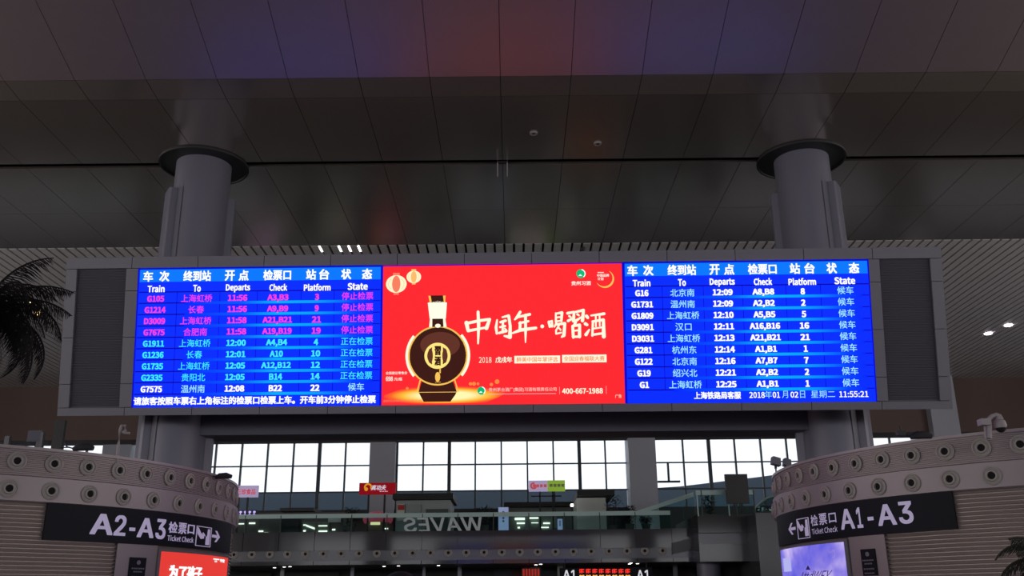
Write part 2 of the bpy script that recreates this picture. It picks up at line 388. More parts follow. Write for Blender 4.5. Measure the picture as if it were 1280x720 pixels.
# columns under the landing and mezzanine, ground floor shops
gl = thing('landing_column', 'round grey column under the raised landing at the right', 'column', (P(888, 710, 60).x, 60, 0))
cb = MB(); cb.smooth = True; cb.lathe([(.72, 0), (.72, 4.3)], 32, (P(888, 710, 60).x, 60.5, 0)); obj('shaft', cb, m_col, gl)
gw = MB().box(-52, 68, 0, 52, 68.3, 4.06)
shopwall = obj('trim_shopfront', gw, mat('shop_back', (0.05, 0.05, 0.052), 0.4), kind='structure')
def rectp(x0, y0, x1, y1, Y): a = P(x0, y1, Y); b = P(x1, y0, Y); return a.x, a.z, b.x, b.z
def boxp(x0, y0, x1, y1, Y, d): a = rectp(x0, y0, x1, y1, Y); return MB().box(a[0], Y, a[1], a[2], Y+d, a[3])
for x0_, x1_, m_ in ((438, 443, m_pier), (528, 532, m_pier), (572, 577, m_pier), (697, 704, m_pale), (842, 846, m_pier), (872, 874, m_pier), (350, 356, m_grey)):
    a = rectp(x0_, 700, x1_, 720, 64); obj('door_post', MB().box(a[0], 64, 0, a[2], 64.2, 4.06), m_, shopwall)
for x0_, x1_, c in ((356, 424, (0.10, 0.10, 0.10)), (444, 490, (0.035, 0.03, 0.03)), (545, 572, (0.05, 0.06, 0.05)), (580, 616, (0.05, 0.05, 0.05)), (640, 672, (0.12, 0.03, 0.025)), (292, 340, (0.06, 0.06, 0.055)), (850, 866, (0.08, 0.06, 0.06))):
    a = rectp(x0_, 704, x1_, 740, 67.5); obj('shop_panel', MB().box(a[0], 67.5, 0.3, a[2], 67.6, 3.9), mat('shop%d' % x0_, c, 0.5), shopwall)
dl = MB().lathe([(.0001, 0), (.09, 0), (.11, .03)], 12)
dlm = dl.mesh('downlight', glow('downlight_white', (1, .97, .9), 4.0))
for i, (x, y, Y) in enumerate([(355, 714, 62), (362, 718, 61.5), (343, 713, 63), (480, 711, 62.5), (498, 712, 62), (548, 713, 62), (670, 709, 62.5), (787, 708, 62.5), (797, 708, 62), (789, 713, 61), (676, 712, 61.5)]):
    q = P(x, y, Y); o = link('downlight', dlm, None, (q.x, Y, 4.03)); tag(o, 'small white downlight under the mezzanine slab', 'light', 'downlights under the mezzanine')
# gate sign with red and amber characters and A1 at either end
a = rectp(700, 709, 815, 728, 61)
gs = thing('gate_display', 'dark gate display with red and amber dots between two white A1 marks', 'display', ((a[0]+a[2])/2, 61, a[1]))
obj('casing', MB().box(a[0], 61, a[1], a[2], 61.2, a[3]), m_sign, gs)
obj('hanger', MB().box(a[0]+.3, 61.05, a[3], a[0]+.36, 61.1, 4.06).box(a[2]-.36, 61.05, a[3], a[2]-.3, 61.1, 4.06), m_dark, gs)
f = Flat(fl(60.99))
for px in (712, 804): q = P(px, 718.5, 61); f.text('A1', q.x, q.z, .78, .55, .02)
f.put('gate_lettering', glow('sign_white', (.8, .8, .85), .8), gs, True)
fr_ = Flat(fl(60.99)); fa = Flat(fl(60.99))
for i in range(8):
    q = P(727+i*8.2, 714, 61); s = .13
    for dx, dz, w_, h_ in ((-.14, .05, .3, .07), (-.14, -.07, .3, .05), (-.03, -.12, .08, .26), (-.14, -.12, .06, .2)): fr_.rect(q.x+dx, q.z+dz, q.x+dx+w_, q.z+dz+h_)
    for dx, dz, w_, h_ in ((-.14, -.22, .3, .06), (-.12, -.34, .07, .2), (.06, -.34, .07, .2), (-.14, -.36, .3, .05)): fa.rect(q.x+dx, q.z+dz-.08, q.x+dx+w_, q.z+dz+h_-.08)
fr_.put('red_dots', glow('led_red', (1, .03, .02), 1.1), gs, True); fa.put('amber_dots', glow('led_amber', (1, .45, .1), 1.1), gs, True)
# two dim red shop displays
for x0_, y0_, x1_, y1_, lb in ((652, 709, 676, 722, 'dim red lit shop display under the mezzanine, left of the gate display'), (955, 714, 968, 724, 'small red lit shop sign beside the right pavilion at the frame bottom')):
    q = boxp(x0_, y0_, x1_, y1_, 63, .2); t = thing('shop_display', lb, 'display', tuple(P((x0_+x1_)/2, y1_, 63)))
    obj('casing', q, m_dark, t); a = rectp(x0_+1, y0_+1, x1_-1, y1_-1, 63); f = Flat(fl(62.99))
    for i in range(6):
        u = a[0] + (a[2]-a[0])*(i+.1)/6; f.rect(u, a[1]+.05, u+(a[2]-a[0])/9, a[3]-.05)
    f.put('lit_bars', glow('dim_red', (.45, .03, .02), .7), t, True)

# ---- kiosks, signs and plants on the mezzanine
def kiosk(label, body, slab, m_body, Y=64, depth=4):
    a = rectp(*body, Y); t = thing('kiosk', label, 'kiosk', ((a[0]+a[2])/2, Y, 5.98))
    obj('body', MB().box(a[0], Y, 5.98, a[2], Y+depth, a[3]), m_body, t)
    s = rectp(*slab, Y); obj('roof_slab', MB().box(s[0], Y-.6, s[1], s[2], Y+depth+.3, s[3]), m_dark, t); return t, a
k1, a = kiosk('grey kiosk with a wide dark roof slab behind the mirrored letters', (494, 625, 563, 664), (492, 617.5, 567, 625), m_grey)
obj('doorway', boxp(532, 636, 560, 664, 63.9, .09), mat('doorway_dark', (.10, .12, .12), .5), k1)
obj('window_pane', boxp(507, 630, 526, 641, 63.9, .09), mat('kiosk_pane', (.36, .42, .42), .3), k1)
obj('poster_board', boxp(496, 630, 506, 651, 63.88, .1), m_pale, k1); obj('poster', boxp(497, 631, 505.5, 637.5, 63.86, .03), mat('poster_red', (.5, .04, .03), .5), k1)
k2, a = kiosk('pale kiosk box with dark roof slab left of the right window pier', (722, 622, 757, 664), (721, 614, 767, 621), m_pale)
k3, a = kiosk('dark low shop with lit shelves right of the hanging banner', (632, 634, 721, 664), (630, 628, 722, 634), mat('shop_dim', (.22, .25, .24), .5), 69.2, 4)
sh = glow('shelf_light', (1, 1, .82), 1.5)
def strips_(parent, L, Y, m):
    for r in L: obj('shelf_light', boxp(*r, Y, .05), m, parent)
strips_(k3, [(643.5, 647, 656, 650), (646, 653, 656, 655), (662, 646.5, 673, 648.5), (679, 653, 687.5, 655), (676, 658.5, 686, 660), (647, 658.5, 650, 660.5), (664, 653, 673, 654)], 69.0, sh)
for r in ((657, 650, 662, 663), (673.5, 648, 676, 663), (690, 645, 696, 660)): obj('shelf_rack', boxp(*r, 69.0, .3), m_grey, k3)
k4, a = kiosk('dark glazed shop with lit shelves near the left ticket pavilion', (286, 640, 430, 666), (352, 635.5, 394, 640), mat('shop_left', (.11, .10, .10), .5), 66, 5)
strips_(k4, [(292, 654, 305, 655.5), (311, 653, 319, 655), (323, 663, 329, 665), (330, 665.5, 335, 667), (379, 655.5, 382, 657), (398, 656.5, 409, 658), (398, 663, 409, 665), (379, 662.5, 382, 664.5), (415, 661, 419, 663)], 65.85, sh)
f = Flat(fl(65.85)); 
q0, q1 = P(383, 657, 66), P(394, 661, 66); f.poly([(q0.x, q0.z-.06), (q1.x, q1.z-.06), (q1.x, q1.z+.06), (q0.x, q0.z+.06)]); f.put('shelf_light', sh, k4, True)
for r in ((350, 647, 374, 666),): obj('dark_door', boxp(*r, 65.8, .1), mat('door_glass', (.02, .025, .03), .1), k4)
obj('shelf_rack', boxp(377, 652, 412, 666, 65.9, .08), mat('rack', (.20, .22, .19), .6), k4)
obj('board_panel', boxp(410, 646, 426, 653, 65.8, .1), m_pale, k4)
k5, a = kiosk('small dim shop with a pink lampshade over its counter', (440, 650, 492, 664), (440, 648, 492, 650.5), mat('shop_brown', (.10, .08, .07), .5), 65, 3)
pk = MB(); pk.smooth = True; q = P(466, 643, 62); pk.lathe([(.35, .38), (.95, .15), (1.0, -.15), (.9, -.35)], 24, (q.x, 64.4, q.z)); obj('lampshade', pk, mat('pink_shade', (.45, .09, .12), .5, emis=(.4, .06, .10), es=.35, sample=False), k5)
obj('lit_menu', boxp(463, 652, 475, 656, 64.7, .1), glow('menu_yellow', (.9, .8, .4), .9), k5)
strips_(k5, [(479, 649.5, 483, 650.5), (479, 660, 485, 661.5)], 64.7, sh)
def post_sign(name, label, r, Y, m, posts, ybot=640):
    a = rectp(*r, Y); t = thing(name, label, 'sign', ((a[0]+a[2])/2, Y, 5.98))
    obj('panel', MB().box(a[0], Y-.12, a[1], a[2], Y+.1, a[3]), m, t)
    for px in posts: xx = P(px, r[3], Y).x; obj('post', MB().box(xx-.06, Y-.06, 5.98, xx+.06, Y+.06, a[1]), m_dark, t)
    return t, a
t, a = post_sign('shop_sign', 'white shop sign with a red bird beside the left ticket pavilion', (280, 607, 323.5, 622), 65.0, mat('sign_lilac', (.5, .45, .62), .5, emis=(.62, .52, .85), es=.4, sample=False), (299, 310))
f = Flat(fl(64.86)); q = P(291, 613.5, 65)
f.poly([(q.x-.35, q.z+.10), (q.x, q.z+.0), (q.x+.55, q.z+.33), (q.x+.3, q.z), (q.x+.05, q.z-.2), (q.x-.1, q.z-.1), (q.x-.3, q.z-.28), (q.x-.2, q.z-.02)])
q = P(308.5, 615, 65); f.text('三珍食品', q.x, q.z, 1.25, .36, .02); f.put('lettering', mat('print_red', (.7, .05, .06), .5, emis=(.7, .05, .06), es=.5, sample=False), t, True)
t, a = post_sign('shop_sign', 'red shop sign with yellow emblem in front of the window pier', (449, 603.5, 495, 618.5), 63.6, mat('sign_red', (.45, .01, .02), .5, emis=(.5, .008, .02), es=.28, sample=False), (461, 481))
f = Flat(fl(63.45)); q = P(460.5, 609.5, 63.6); f.ring(q.x, q.z, .16, .27, a0=-.5, a1=3.4); f.disc(q.x-.12, q.z-.12, .12); f.put('emblem', glow('emblem_yellow', (.8, .35, .02), .8), t, True)
f = Flat(fl(63.45)); q = P(474, 609.8, 63.6); f.text('真功夫', q.x, q.z, .95, .32, .03, .25); q = P(480, 614.5, 63.6); f.text('·····', q.x, q.z, .5, .05, .02); f.put('lettering', glow('sign_letters', (.8, .75, .9), .75), t, True)
a = rectp(661, 600.5, 706, 614.5, 66); t = thing('shop_sign', 'half lilac, half lime green shop sign against the middle window', 'sign', (a[0], 66, 5.98))
xm = P(684.5, 607, 66).x
obj('lilac_panel', MB().box(a[0], 65.9, a[1], xm, 66.1, a[3]), MATS['sign_lilac'], t, label='lilac half'); obj('green_panel', MB().box(xm, 65.9, a[1], a[2], 66.1, a[3]), mat('lime', (.32, .5, .06), .5, emis=(.3, .5, .05), es=.5, sample=False), t, label='lime green half')
obj('frame', MB().box(P(664, 620, 66).x, 66, P(664, 621, 66).z, P(702, 620, 66).x, 66.06, P(664, 620, 66).z+.02).box(P(674, 620, 66).x, 66, 5.98, P(674, 620, 66).x+.1, 66.1, a[1]).box(P(690, 620, 66).x, 66, 5.98, P(690, 620, 66).x+.1, 66.1, a[1]).box(P(693, 620, 66).x, 66, 7.5, P(693, 620, 66).x+.06, 66.1, a[1]), m_dark, t)
f = Flat(fl(65.88)); q = P(667, 607.5, 66); f.ring(q.x, q.z, .12, .24, a0=1.2, a1=6.4); f.disc(q.x+.05, q.z, .12); q = P(676.5, 607.5, 66); f.rect(q.x-.35, q.z-.1, q.x-.15, q.z+.1).rect(q.x-.08, q.z-.1, q.x+.1, q.z+.1).rect(q.x+.17, q.z-.1, q.x+.37, q.z+.1); f.put('red_print', mat('print_pinkred', (.7, .12, .12), .5, emis=(.7, .12, .15), es=.4, sample=False), t, True)
f = Flat(fl(65.88)); q = P(696, 607, 66)
for i in range(4): f.rect(q.x-.5+.27*i, q.z-.1, q.x-.3+.27*i, q.z+.1)
f.put('pale_print', mat('print_pale', (.5, .62, .3), .5), t, True)
# purple-lit letters over the left shop
a = rectp(292, 638.5, 321, 645, 65.9); t = thing('lit_shop_letters', 'purple-white lit letter blocks over the leftmost shop', 'sign', (a[0], 65.9, a[1]))
obj('backing', MB().box(a[0], 65.9, a[1]-.05, a[2], 66.0, a[3]+.05), mat('purple_back', (.04, .03, .12), .5), t)
f = Flat(fl(65.88))
for i in range(5):
    u = a[0]+.05+(a[2]-a[0])/5*i; h = a[3]-a[1]; f.rect(u, a[1]+.02, u+.2, a[1]+.1).rect(u+.02, a[3]-.12, u+.2, a[3]-.03).rect(u+.07, a[1], u+.13, a[3])
f.put('lit_blocks', glow('letter_purple', (.6, .5, 1), 1.0), t, True)
# hanging banners
for r, Y, lb in (((623, 634, 635.5, 663), 61, 'tall pale blue banner stand right behind the balustrade'), ((697, 648.5, 703, 662.5), 61, 'short pale blue banner stand left of the pale kiosk')):
    t = thing('banner_stand', lb, 'banner', tuple(P((r[0]+r[2])/2, 663, Y)))
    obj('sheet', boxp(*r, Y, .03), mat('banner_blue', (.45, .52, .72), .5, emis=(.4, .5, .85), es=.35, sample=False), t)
    q = P((r[0]+r[2])/2, 663, Y); obj('base', MB().box(q.x-.3, Y-.1, 5.98, q.x+.3, Y+.15, 6.06), m_dark, t)
    f = Flat(fl(Y-.01)); hh = P(0, r[1], Y).z - P(0, r[3], Y).z; q = P((r[0]+r[2])/2, (r[1]+r[3])/2, Y)
    for i in range(4): f.rect(q.x-.06, q.z+hh*(.25-.13*i), q.x+.06, q.z+hh*(.33-.13*i))
    f.put('print', mat('banner_print', (.35, .2, .4), .5), t, True)
# bright globe lamp on a pole
q = P(715, 631.5, 63); t = thing('globe_lamp', 'small bright white globe lamp on a thin pole beside the pale kiosk', 'lamp', (q.x, 63, 5.98))
gb = MB(); gb.smooth = True; gb.lathe([(.001, -.11), (.08, -.08), (.11, 0), (.08, .08), (.001, .11)], 14, (q.x, 63, q.z)); obj('globe', gb, glow('globe', (1, 1, .95), 5), t)
obj('pole', MB().tube([(q.x, 63, 5.98), (q.x, 63, q.z-.1)], .03, 6), m_dark, t)
# bushes
def bush(x0_, y0_, x1_, Y, label, seed):
    r = random.Random(seed); a = rectp(x0_, y0_, x1_, 664, Y); cx = (a[0]+a[2])/2; w_ = (a[2]-a[0])/2; top = a[3]; h_ = top-6.3
    t = thing('potted_tree', label, 'plant', (cx, Y, 5.98))
    p = MB(); p.lathe([(.001, 0), (.22, 0), (.3, .45), (.26, .45), (.001, .4)], 14, (cx, Y, 5.98)); obj('pot', p, m_pot, t)
    obj('trunk', MB().tube([(cx, Y, 6.3), (cx+.03, Y, 6.3+h_*.7)], .04, 6), m_bark, t)
    lv = MB()
    for i in range(260):
        th = r.uniform(0, 2*PI); zz = 6.45 + (h_-.1)*r.random()**.8; rr = w_*(0.35+.65*r.random())*(1-.5*abs((zz-6.3)/h_-.5))
        c = Vector((cx+rr*cos(th), Y+rr*sin(th), zz)); d = Vector((cos(th)*.8+r.uniform(-.4, .4), sin(th)*.8+r.uniform(-.4, .4), r.uniform(-.6, .6))).normalized(); s_ = d.cross(Vector((0, 0, 1))).normalized()*.05
        L = r.uniform(.16, .3); lv.poly([c, c+d*L*.5+s_, c+d*L, c+d*L*.5-s_])
    o = obj('foliage', lv, m_bush, t, kind='stuff'); return t
bush(593, 636, 618, 61.2, 'dark leafy tree behind the glass right of the mirrored letters', 1)
bush(756, 620, 778, 62.2, 'dark tall leafy tree right beside the pale kiosk', 2)
bush(779, 634, 795, 61.3, 'low dark shrub left of the window pier foot', 3)
bush(428, 636, 450, 61.4, 'dark leafy tree behind the glass left of the pink lampshade', 4)
bush(880, 622, 893, 59.5, 'dark small tree behind the landing balustrade', 5)
bush(800, 648, 815, 61.5, 'small dark shrub in front of the window pier', 6)

# ================================================================== COLUMNS
def column(cx, out, label):
    CY = 33.6; t = thing('round_column', label, 'column', (cx, CY, 0))
    s = MB(); s.smooth = True; s.lathe([(1.04, 0), (1.04, ZC-.02)], 64, (cx, CY, 0)); obj('shaft', s, m_col, t)
    r = MB(); r.smooth = True
    r.lathe([(1.03, -.02), (1.62, -.02), (1.64, -.07), (1.70, -.07), (1.71, 0.0)], 64, (cx, CY, ZC)); obj('ceiling_collar', r, m_collar, t, label='black ring around the column head')
    top = 16.75
    # covers: two upright box casings clasping the shaft at opposite sides
    for sgn in (1, -1):
        ang = math.atan2(0.50*1, out*1.0) if sgn > 0 else math.atan2(-.50, -out*1.0)
        d = Vector((out*cos(.55)*sgn, -sin(.55)*sgn, 0)); e = Vector((-d.y, d.x, 0))
        base = Vector((cx, CY, 0)); q = []
        for (p_, l_) in ((.80, -.42), (1.20, -.42), (1.27, -.32), (1.27, .32), (1.20, .42), (.80, .42)): q.append(base + d*p_ + e*l_)
        mb = MB(); n = len(q)
        mb.v = [(v.x, v.y, 0) for v in q] + [(v.x, v.y, top) for v in q]
        mb.f = [tuple(reversed(range(n))), tuple(range(n, 2*n))] + [(i, (i+1) % n, n+(i+1) % n, n+i) for i in range(n)]
        obj('cover_casing', mb, m_col, t)
    g = MB(); d = Vector((out*cos(1.12), -sin(1.12), 0)); e = Vector((-d.y, d.x, 0)); base = Vector((cx, CY, 0))
    a_ = base + d*1.035 - e*.10; b_ = base + d*1.035 + e*.10
    g.quad((a_.x, a_.y-.03, 0), (b_.x, b_.y-.03, 0), (b_.x, b_.y-.03, top), (a_.x, a_.y-.03, top)); obj('cover_groove', g, mat('groove', (.20, .20, .25), .5), t)
    return t
column(X0-PX*5, -1, 'left round grey column with black collar at the ceiling')
column(X0+PX*5, 1, 'right round grey column with black collar at the ceiling')
bm_ = thing('support_beam', 'long dark grey box beam joining the two columns behind the display', 'beam', (0, 34, 7.4))
obj('casing', MB().box(X0-PX*5+.9, 33.2, 7.40, X0+PX*5-.9, 34.6, 9.2), mat('beam_paint', (.12, .12, .16), .5), bm_)
# thin suspended rod pair under the dark joint
t = thing('ceiling_bracket', 'pair of thin pale rods hanging from the dark ceiling joint', 'bracket', (-.33, 33.6, ZC))
for dx in (-.19, .19): obj('rod', MB().box(-.33+dx-.02, 33.5, ZC-.62, -.33+dx+.02, 33.54, ZC+.05), m_equip_pale, t)
obj('crossbar', MB().box(-.55, 33.48, ZC-.03, -.11, 33.56, ZC+.02), m_dark, t)
for (x, y, lb) in ((.85, 31.13, 'small round ceiling eye nearer the centre of the glossy ceiling'), (3.28, 32.0, 'small round ceiling eye further right on the glossy ceiling')):
    t = thing('ceiling_eye', lb, 'light', (x, y, ZC))
    r = MB(); r.smooth = True; r.lathe([(.15, 0), (.15, -.05), (.09, -.06), (.08, 0)], 20, (x, y, ZC)); obj('ring', r, m_noz, t)
    obj('lens', MB().lathe([(.0001, -.02), (.085, -.02)], 16, (x, y, ZC)), m_bore, t)
# lamps seen through or under the slats
g_lamp = glow('lamp_white', (1, 1, 1), 6.0)
for k, z_ in ((424, 313), (446.5, 312), (462, 311), (474.5, 312)):
    d = P(k, z_, 42.8); o = obj('gap_lamp', MB(), g_lamp) if False else None
for i, kx in enumerate((-17, -15, -14, -13)):
    gxc = X0 - 0.97 + SP*kx
    t = obj('gap_lamp', MB().box(gxc-.05, 42.6, ZC+.02, gxc+.05, 43.25, ZC+.08), g_lamp); tag(t, 'short white lamp set in a gap between ceiling slats left of centre', 'light', 'white lamps between the slats')
def twin(px, py, lb, col):
    d = _fw + RT*((px-640)/FPX) + UP*((360-py)/FPX); k = (ZC-.06-1.6)/d.z; q = EYE + d*k
    t = thing('twin_spotlight', lb, 'light', (q.x, q.y, ZC))
    for dx, dy in ((-.17, 1.0), (.2, -.9)):
        r = MB(); r.lathe([(.0001, 0), (.22, 0), (.26, .06)], 14, (q.x+dx, q.y+dy, ZC-.08)); obj('lamp_head', r, col, t)
    return t
twin(1248, 412, 'pair of bright lamps under the slats right of the display', glow('lamp_lilac', (1, .9, 1), 5))
twin(40, 386, 'pair of warm lamps under the slats behind the left palm', glow('lamp_warm', (1, .7, .3), 5))

# ================================================================== THE DISPLAY BOARD
def screen_blue_streak():
    m = bpy.data.materials.new('led_streak'); m.use_nodes = True; nt = m.node_tree; b = nt.nodes['Principled BSDF']
    tc = nt.nodes.new('ShaderNodeTexCoord'); sp = nt.nodes.new('ShaderNodeSeparateXYZ'); r = nt.nodes.new('ShaderNodeValToRGB')
    nt.links.new(tc.outputs['Generated'], sp.inputs[0]); nt.links.new(sp.outputs[0], r.inputs[0]); nt.links.new(r.outputs[0], b.inputs['Emission Color'])
    e = r.color_ramp.elements; e[0].position = 0; e[0].color = (0, .02, 1, 1); e[1].position = 1; e[1].color = (0, .02, 1, 1)
    for p_, c in ((.30, (0, .10, 1, 1)), (.5, (0, .42, 1, 1)), (.70, (0, .34, 1, 1)), (.9, (0, .06, 1, 1))):
        q = e.new(p_); q.color = c
    b.inputs['Emission Strength'].default_value = 1.0; b.inputs['Base Color'].default_value = (0, 0, 0, 1); b.inputs['Specular IOR Level'].default_value = .1
    m.cycles.emission_sampling = 'NONE'; return m
LED = 1.0
m_letter9 = None
def led_panel(name, disp, boost):               # a display face: its pixels, as bright as the real diodes
    return glow(name, tuple(c*boost for c in disp), LED, sample=True)
BW = led_panel('led_blue', (0.0, 0.016, 1.0), 1.6)
RD = led_panel('led_poster_red', (0.93, 0.018, 0.026), 1.15)
HB = glow('led_header', (0.0, 0.19, 1.0)); LN = glow('led_line', (0.0, 0.0, 0.30)); WH = glow('led_white', (1, 1, 1), 1.1)
DB = glow('led_edge', (0.0, 0.0, 0.55))
PKc = glow('led_pink', (1, .05, .62)); CY = glow('led_cyan', (.05, .85, .95)); SK = screen_blue_streak(); CJc = glow('led_pale', (.35, .85, 1.0))
LOCB = Vector((-0.49769, 32.0, 10.75887)); yaw, tilt, rl = -2.99572e-02, 1.78116e-01, -7.368e-03
ux = Vector((cos(yaw), sin(yaw), 0)); nn = Vector((-sin(yaw), cos(yaw), 0)); uz = Vector((0, 0, 1))*cos(tilt) - nn*sin(tilt)
A_ = ux*cos(rl) + uz*sin(rl); B_ = -ux*sin(rl) + uz*cos(rl); N_ = B_.cross(A_)
bmap = lambda u, v, l: (u, -.006*l, v)
def make_board(label, detail=True):
    t = thing('departure_board', label, 'display board')
    g = .02
    core = MB().box(-15.56, .16, -2.80, 15.56, 1.0, 2.80); obj('core_box', core, m_clad_dk, t, False)
    def clad(x0, z0, x1, z1): obj('cladding_panel', MB().box(x0+g/2, 0, z0+g/2, x1-g/2, .16, z1-g/2), m_clad, t, False)
    n = 13; W_ = 31.2
    for i in range(n):
        a, b = -15.6+W_*i/n, -15.6+W_*(i+1)/n; clad(a, 2.42, b, 2.84); clad(a, -2.84, b, -2.55)
    for (a, b) in ((-15.6, -15.19), (-13.40, -12.95), (13.04, 13.43), (15.18, 15.6)):
        zs = (-2.55, -1.72, -.07, 1.60, 2.42)
        for z0, z1 in zip(zs, zs[1:]): clad(a, z0, b, z1)
    for a, b in ((-15.19, -13.40), (13.43, 15.18)):
        p = obj('louvered_end', MB().box(a, .10, -2.55, b, .16, 2.42), m_clad_dk, t, False)
        lv = MB(); z = -2.5
        while z < 2.4: lv.quad((a+.02, .10, z), (b-.02, .10, z), (b-.02, .06, z+.035), (a+.02, .06, z+.035)); z += .06
        obj('fine_louver', lv, m_clad_dk, p, False, kind='stuff')
    def screen(nm, u0, u1, m): return obj(nm, MB().box(u0, 0, -2.55, u1, .15, 2.41), m, t, False)
    # timetables
    heads = ['车', '次', '终到站', '开', '点', '检票口', '站', '台', '状', '态']; subs = ['Train', 'To', 'Departs', 'Check', 'Platform', 'State']
    DL = [('G105', '上海虹桥', '11:56', 'A3,B3', '3', '停止检票', 0), ('G1214', '长春', '11:56', 'A9,B9', '9', '停止检票', 0), ('D3009', '上海虹桥', '11:58', 'A21,B21', '21', '停止检票', 0), ('G7675', '合肥南', '11:58', 'A19,B19', '19', '停止检票', 0),
          ('G1911', '上海虹桥', '12:00', 'A4,B4', '4', '正在检票', 1), ('G1236', '长春', '12:01', 'A10', '10', '正在检票', 1), ('G1735', '上海虹桥', '12:05', 'A12,B12', '12', '正在检票', 1), ('G2335', '贵阳北', '12:05', 'B14', '14', '正在检票', 1), ('G7575', '温州南', '12:08', 'B22', '22', '候车', 2)]
    DR = [('G16', '北京南', '12:09', 'A8,B8', '8'), ('G1731', '温州南', '12:09', 'A2,B2', '2'), ('G1809', '上海虹桥', '12:10', 'A5,B5', '5'), ('D3091', '汉口', '12:11', 'A16,B16', '16'), ('D3031', '上海虹桥', '12:13', 'A21,B21', '21'), ('G281', '杭州东', '12:14', 'A1,B1', '1'), ('G122', '北京南', '12:16', 'A7,B7', '7'), ('G19', '绍兴北', '12:21', 'A2,B2', '2'), ('G1', '上海虹桥', '12:25', 'A1,B1', '1')]
    DR = [d + ('候车', 2) for d in DR]
    for (nm, u0, u1, cols, hc, cc, data) in (
        ('timetable_screen', -12.95, -4.14, (-11.5, -9.95, -8.60, -7.03, -5.84), (-12.57, -11.98, -10.79, -9.61, -9.11, -7.90, -6.68, -6.21, -5.42, -4.67), (-12.26, -10.78, -9.30, -7.85, -6.45, -5.0), DL),
        ('timetable_screen', 4.43, 13.04, (5.79, 7.23, 8.60, 10.11, 11.32), (4.76, 5.32, 6.50, 7.65, 8.16, 9.32, 10.46, 10.97, 11.74, 12.52), (5.07, 6.49, 7.90, 9.32, 10.69, 12.17), DR)):
        s = screen(nm, u0, u1, BW)
        f = Flat(bmap, 1); f.rect(u0+.07, 1.91, u1-.05, 2.36); f.put('heading_band', HB, s)
        if not detail: continue
        f = Flat(bmap, 1); f.rect(u0, -2.55, u0+.05, 2.41).rect(u1-.04, -2.55, u1, 2.41).rect(u0, 2.36, u1, 2.41); f.put('screen_edge', DB, s)
        yl = [1.54, 1.14, .73, .32, -.09, -.49, -.89, -1.30, -1.69, -2.10]
        f = Flat(bmap, 2)
        for i, y in enumerate(yl): f.rect(u0+.07, y-.02, (u0+.07+ (cols[1] if 0 < i < 9 else u1-.07)) if False else (cols[1]-.3 if 0 < i else u1-.05), y+.025)
        for y in yl[1:]: f.rect(u1-1.3, y-.015, u1-.05, y+.02)
        for c_ in cols: f.rect(c_-.012, -2.08, c_+.012, 1.52)
        f.put('grid_line', LN, s)
        f = Flat(bmap, 3)
        for y in yl[1:]: f.rect(cols[0]+.3, y-.055, u1-.3, y+.045)
        f.put('row_streak', SK, s)
        for h_, u in zip(heads, hc): f = Flat(bmap, 5); f.text(h_, u, 2.11, .98 if len(h_) == 3 else .335, .36, .035); f.put('heading_lettering', WH, s)
        for q, u in zip(subs, cc): f = Flat(bmap, 5); f.text(q, u, 1.66 if q != 'Departs' and q != 'Platform' else 1.645, {'Train': .60, 'To': .26, 'Departs': .86, 'Check': .62, 'Platform': .94, 'State': .70}[q], .235 if q not in ('Departs',) else .28, .04); f.put('heading_lettering', WH, s)
        for i, d in enumerate(data):
            v = 1.30 - .4025*i; k = d[6]; mt_ = (PKc, CY, WH)[k]; mc_ = CJc if k == 2 else mt_
            for j in range(6):
                F_ = Flat(bmap, 5); tx = d[j]
                if j in (1, 5): F_.text(tx, cc[j], v+(.02 if j == 5 else 0), .28*len(tx), .27, .01).put('cell_lettering', mc_, s)
                else:
                    hh = .205 if ',' not in tx else .245; wd_ = None if len(tx) < 2 else len(tx.replace(',', '').replace(':', ''))*.148 + (.08 if (':' in tx or ',' in tx) else 0) + (.06 if ',' in tx else 0)
                    F_.text(tx, cc[j], v-(.02 if ',' in tx else 0), wd_, hh, .05).put('cell_lettering', mt_, s)
        f = Flat(bmap, 5)
        if u0 < 0: f.text('请旅客按照车票右上角标注的检票口检票上车。开车前3分钟停止检票', -8.585, -2.335, 8.55, .27, .04)
        else:
            f.text('上海铁路局客服', 7.58, -2.30, 1.6, .24, .03); f.text('2018', 8.94, -2.30, .52, .20, .02); f.text('01', 9.60, -2.30, .24, .20, .02); f.text('02', 10.22, -2.30, .26, .20, .02); f.text('11:55:21', 12.25, -2.30, .98, .20, .02)
        f.put('footer_lettering', WH, s)
        if u0 > 0:
            f = Flat(bmap, 5); f.text('年', 9.33, -2.29, .24, .25); f.text('月', 9.90, -2.29, .2, .25); f.text('日', 10.50, -2.29, .17, .25); f.text('星期二', 11.2, -2.29, .82, .25); f.put('date_lettering', CJc, s)
    # advertisement
    s = screen('advertisement_screen', -4.14, 4.43, RD)
    if not detail: return t
    L = lambda n_: Flat(bmap, n_)
    cream = glow('ad_cream', (1, .93, .72), 1.05); gold = glow('ad_gold', (.95, .55, .10)); dk = glow('ad_dark', (.045, .008, .005)); dk2 = glow('ad_brown', (.12, .03, .018)); yel = glow('ad_yellow', (1, .82, .22)); org = glow('ad_orange', (.95, .25, .05)); grn = glow('ad_green', (.0, .5, .18)); sal = glow('ad_salmon', (.95, .22, .12)); pinkw = glow('ad_rose', (1, .55, .5))
    f = L(1); f.rect(-4.14, -2.55, -4.10, 2.41).rect(4.39, -2.55, 4.43, 2.41).rect(-4.1, 2.375, 4.4, 2.41); f.put('screen_edge', DB, s)
    # golden flare at the foot
    fm = bpy.data.materials.get('ad_flare')
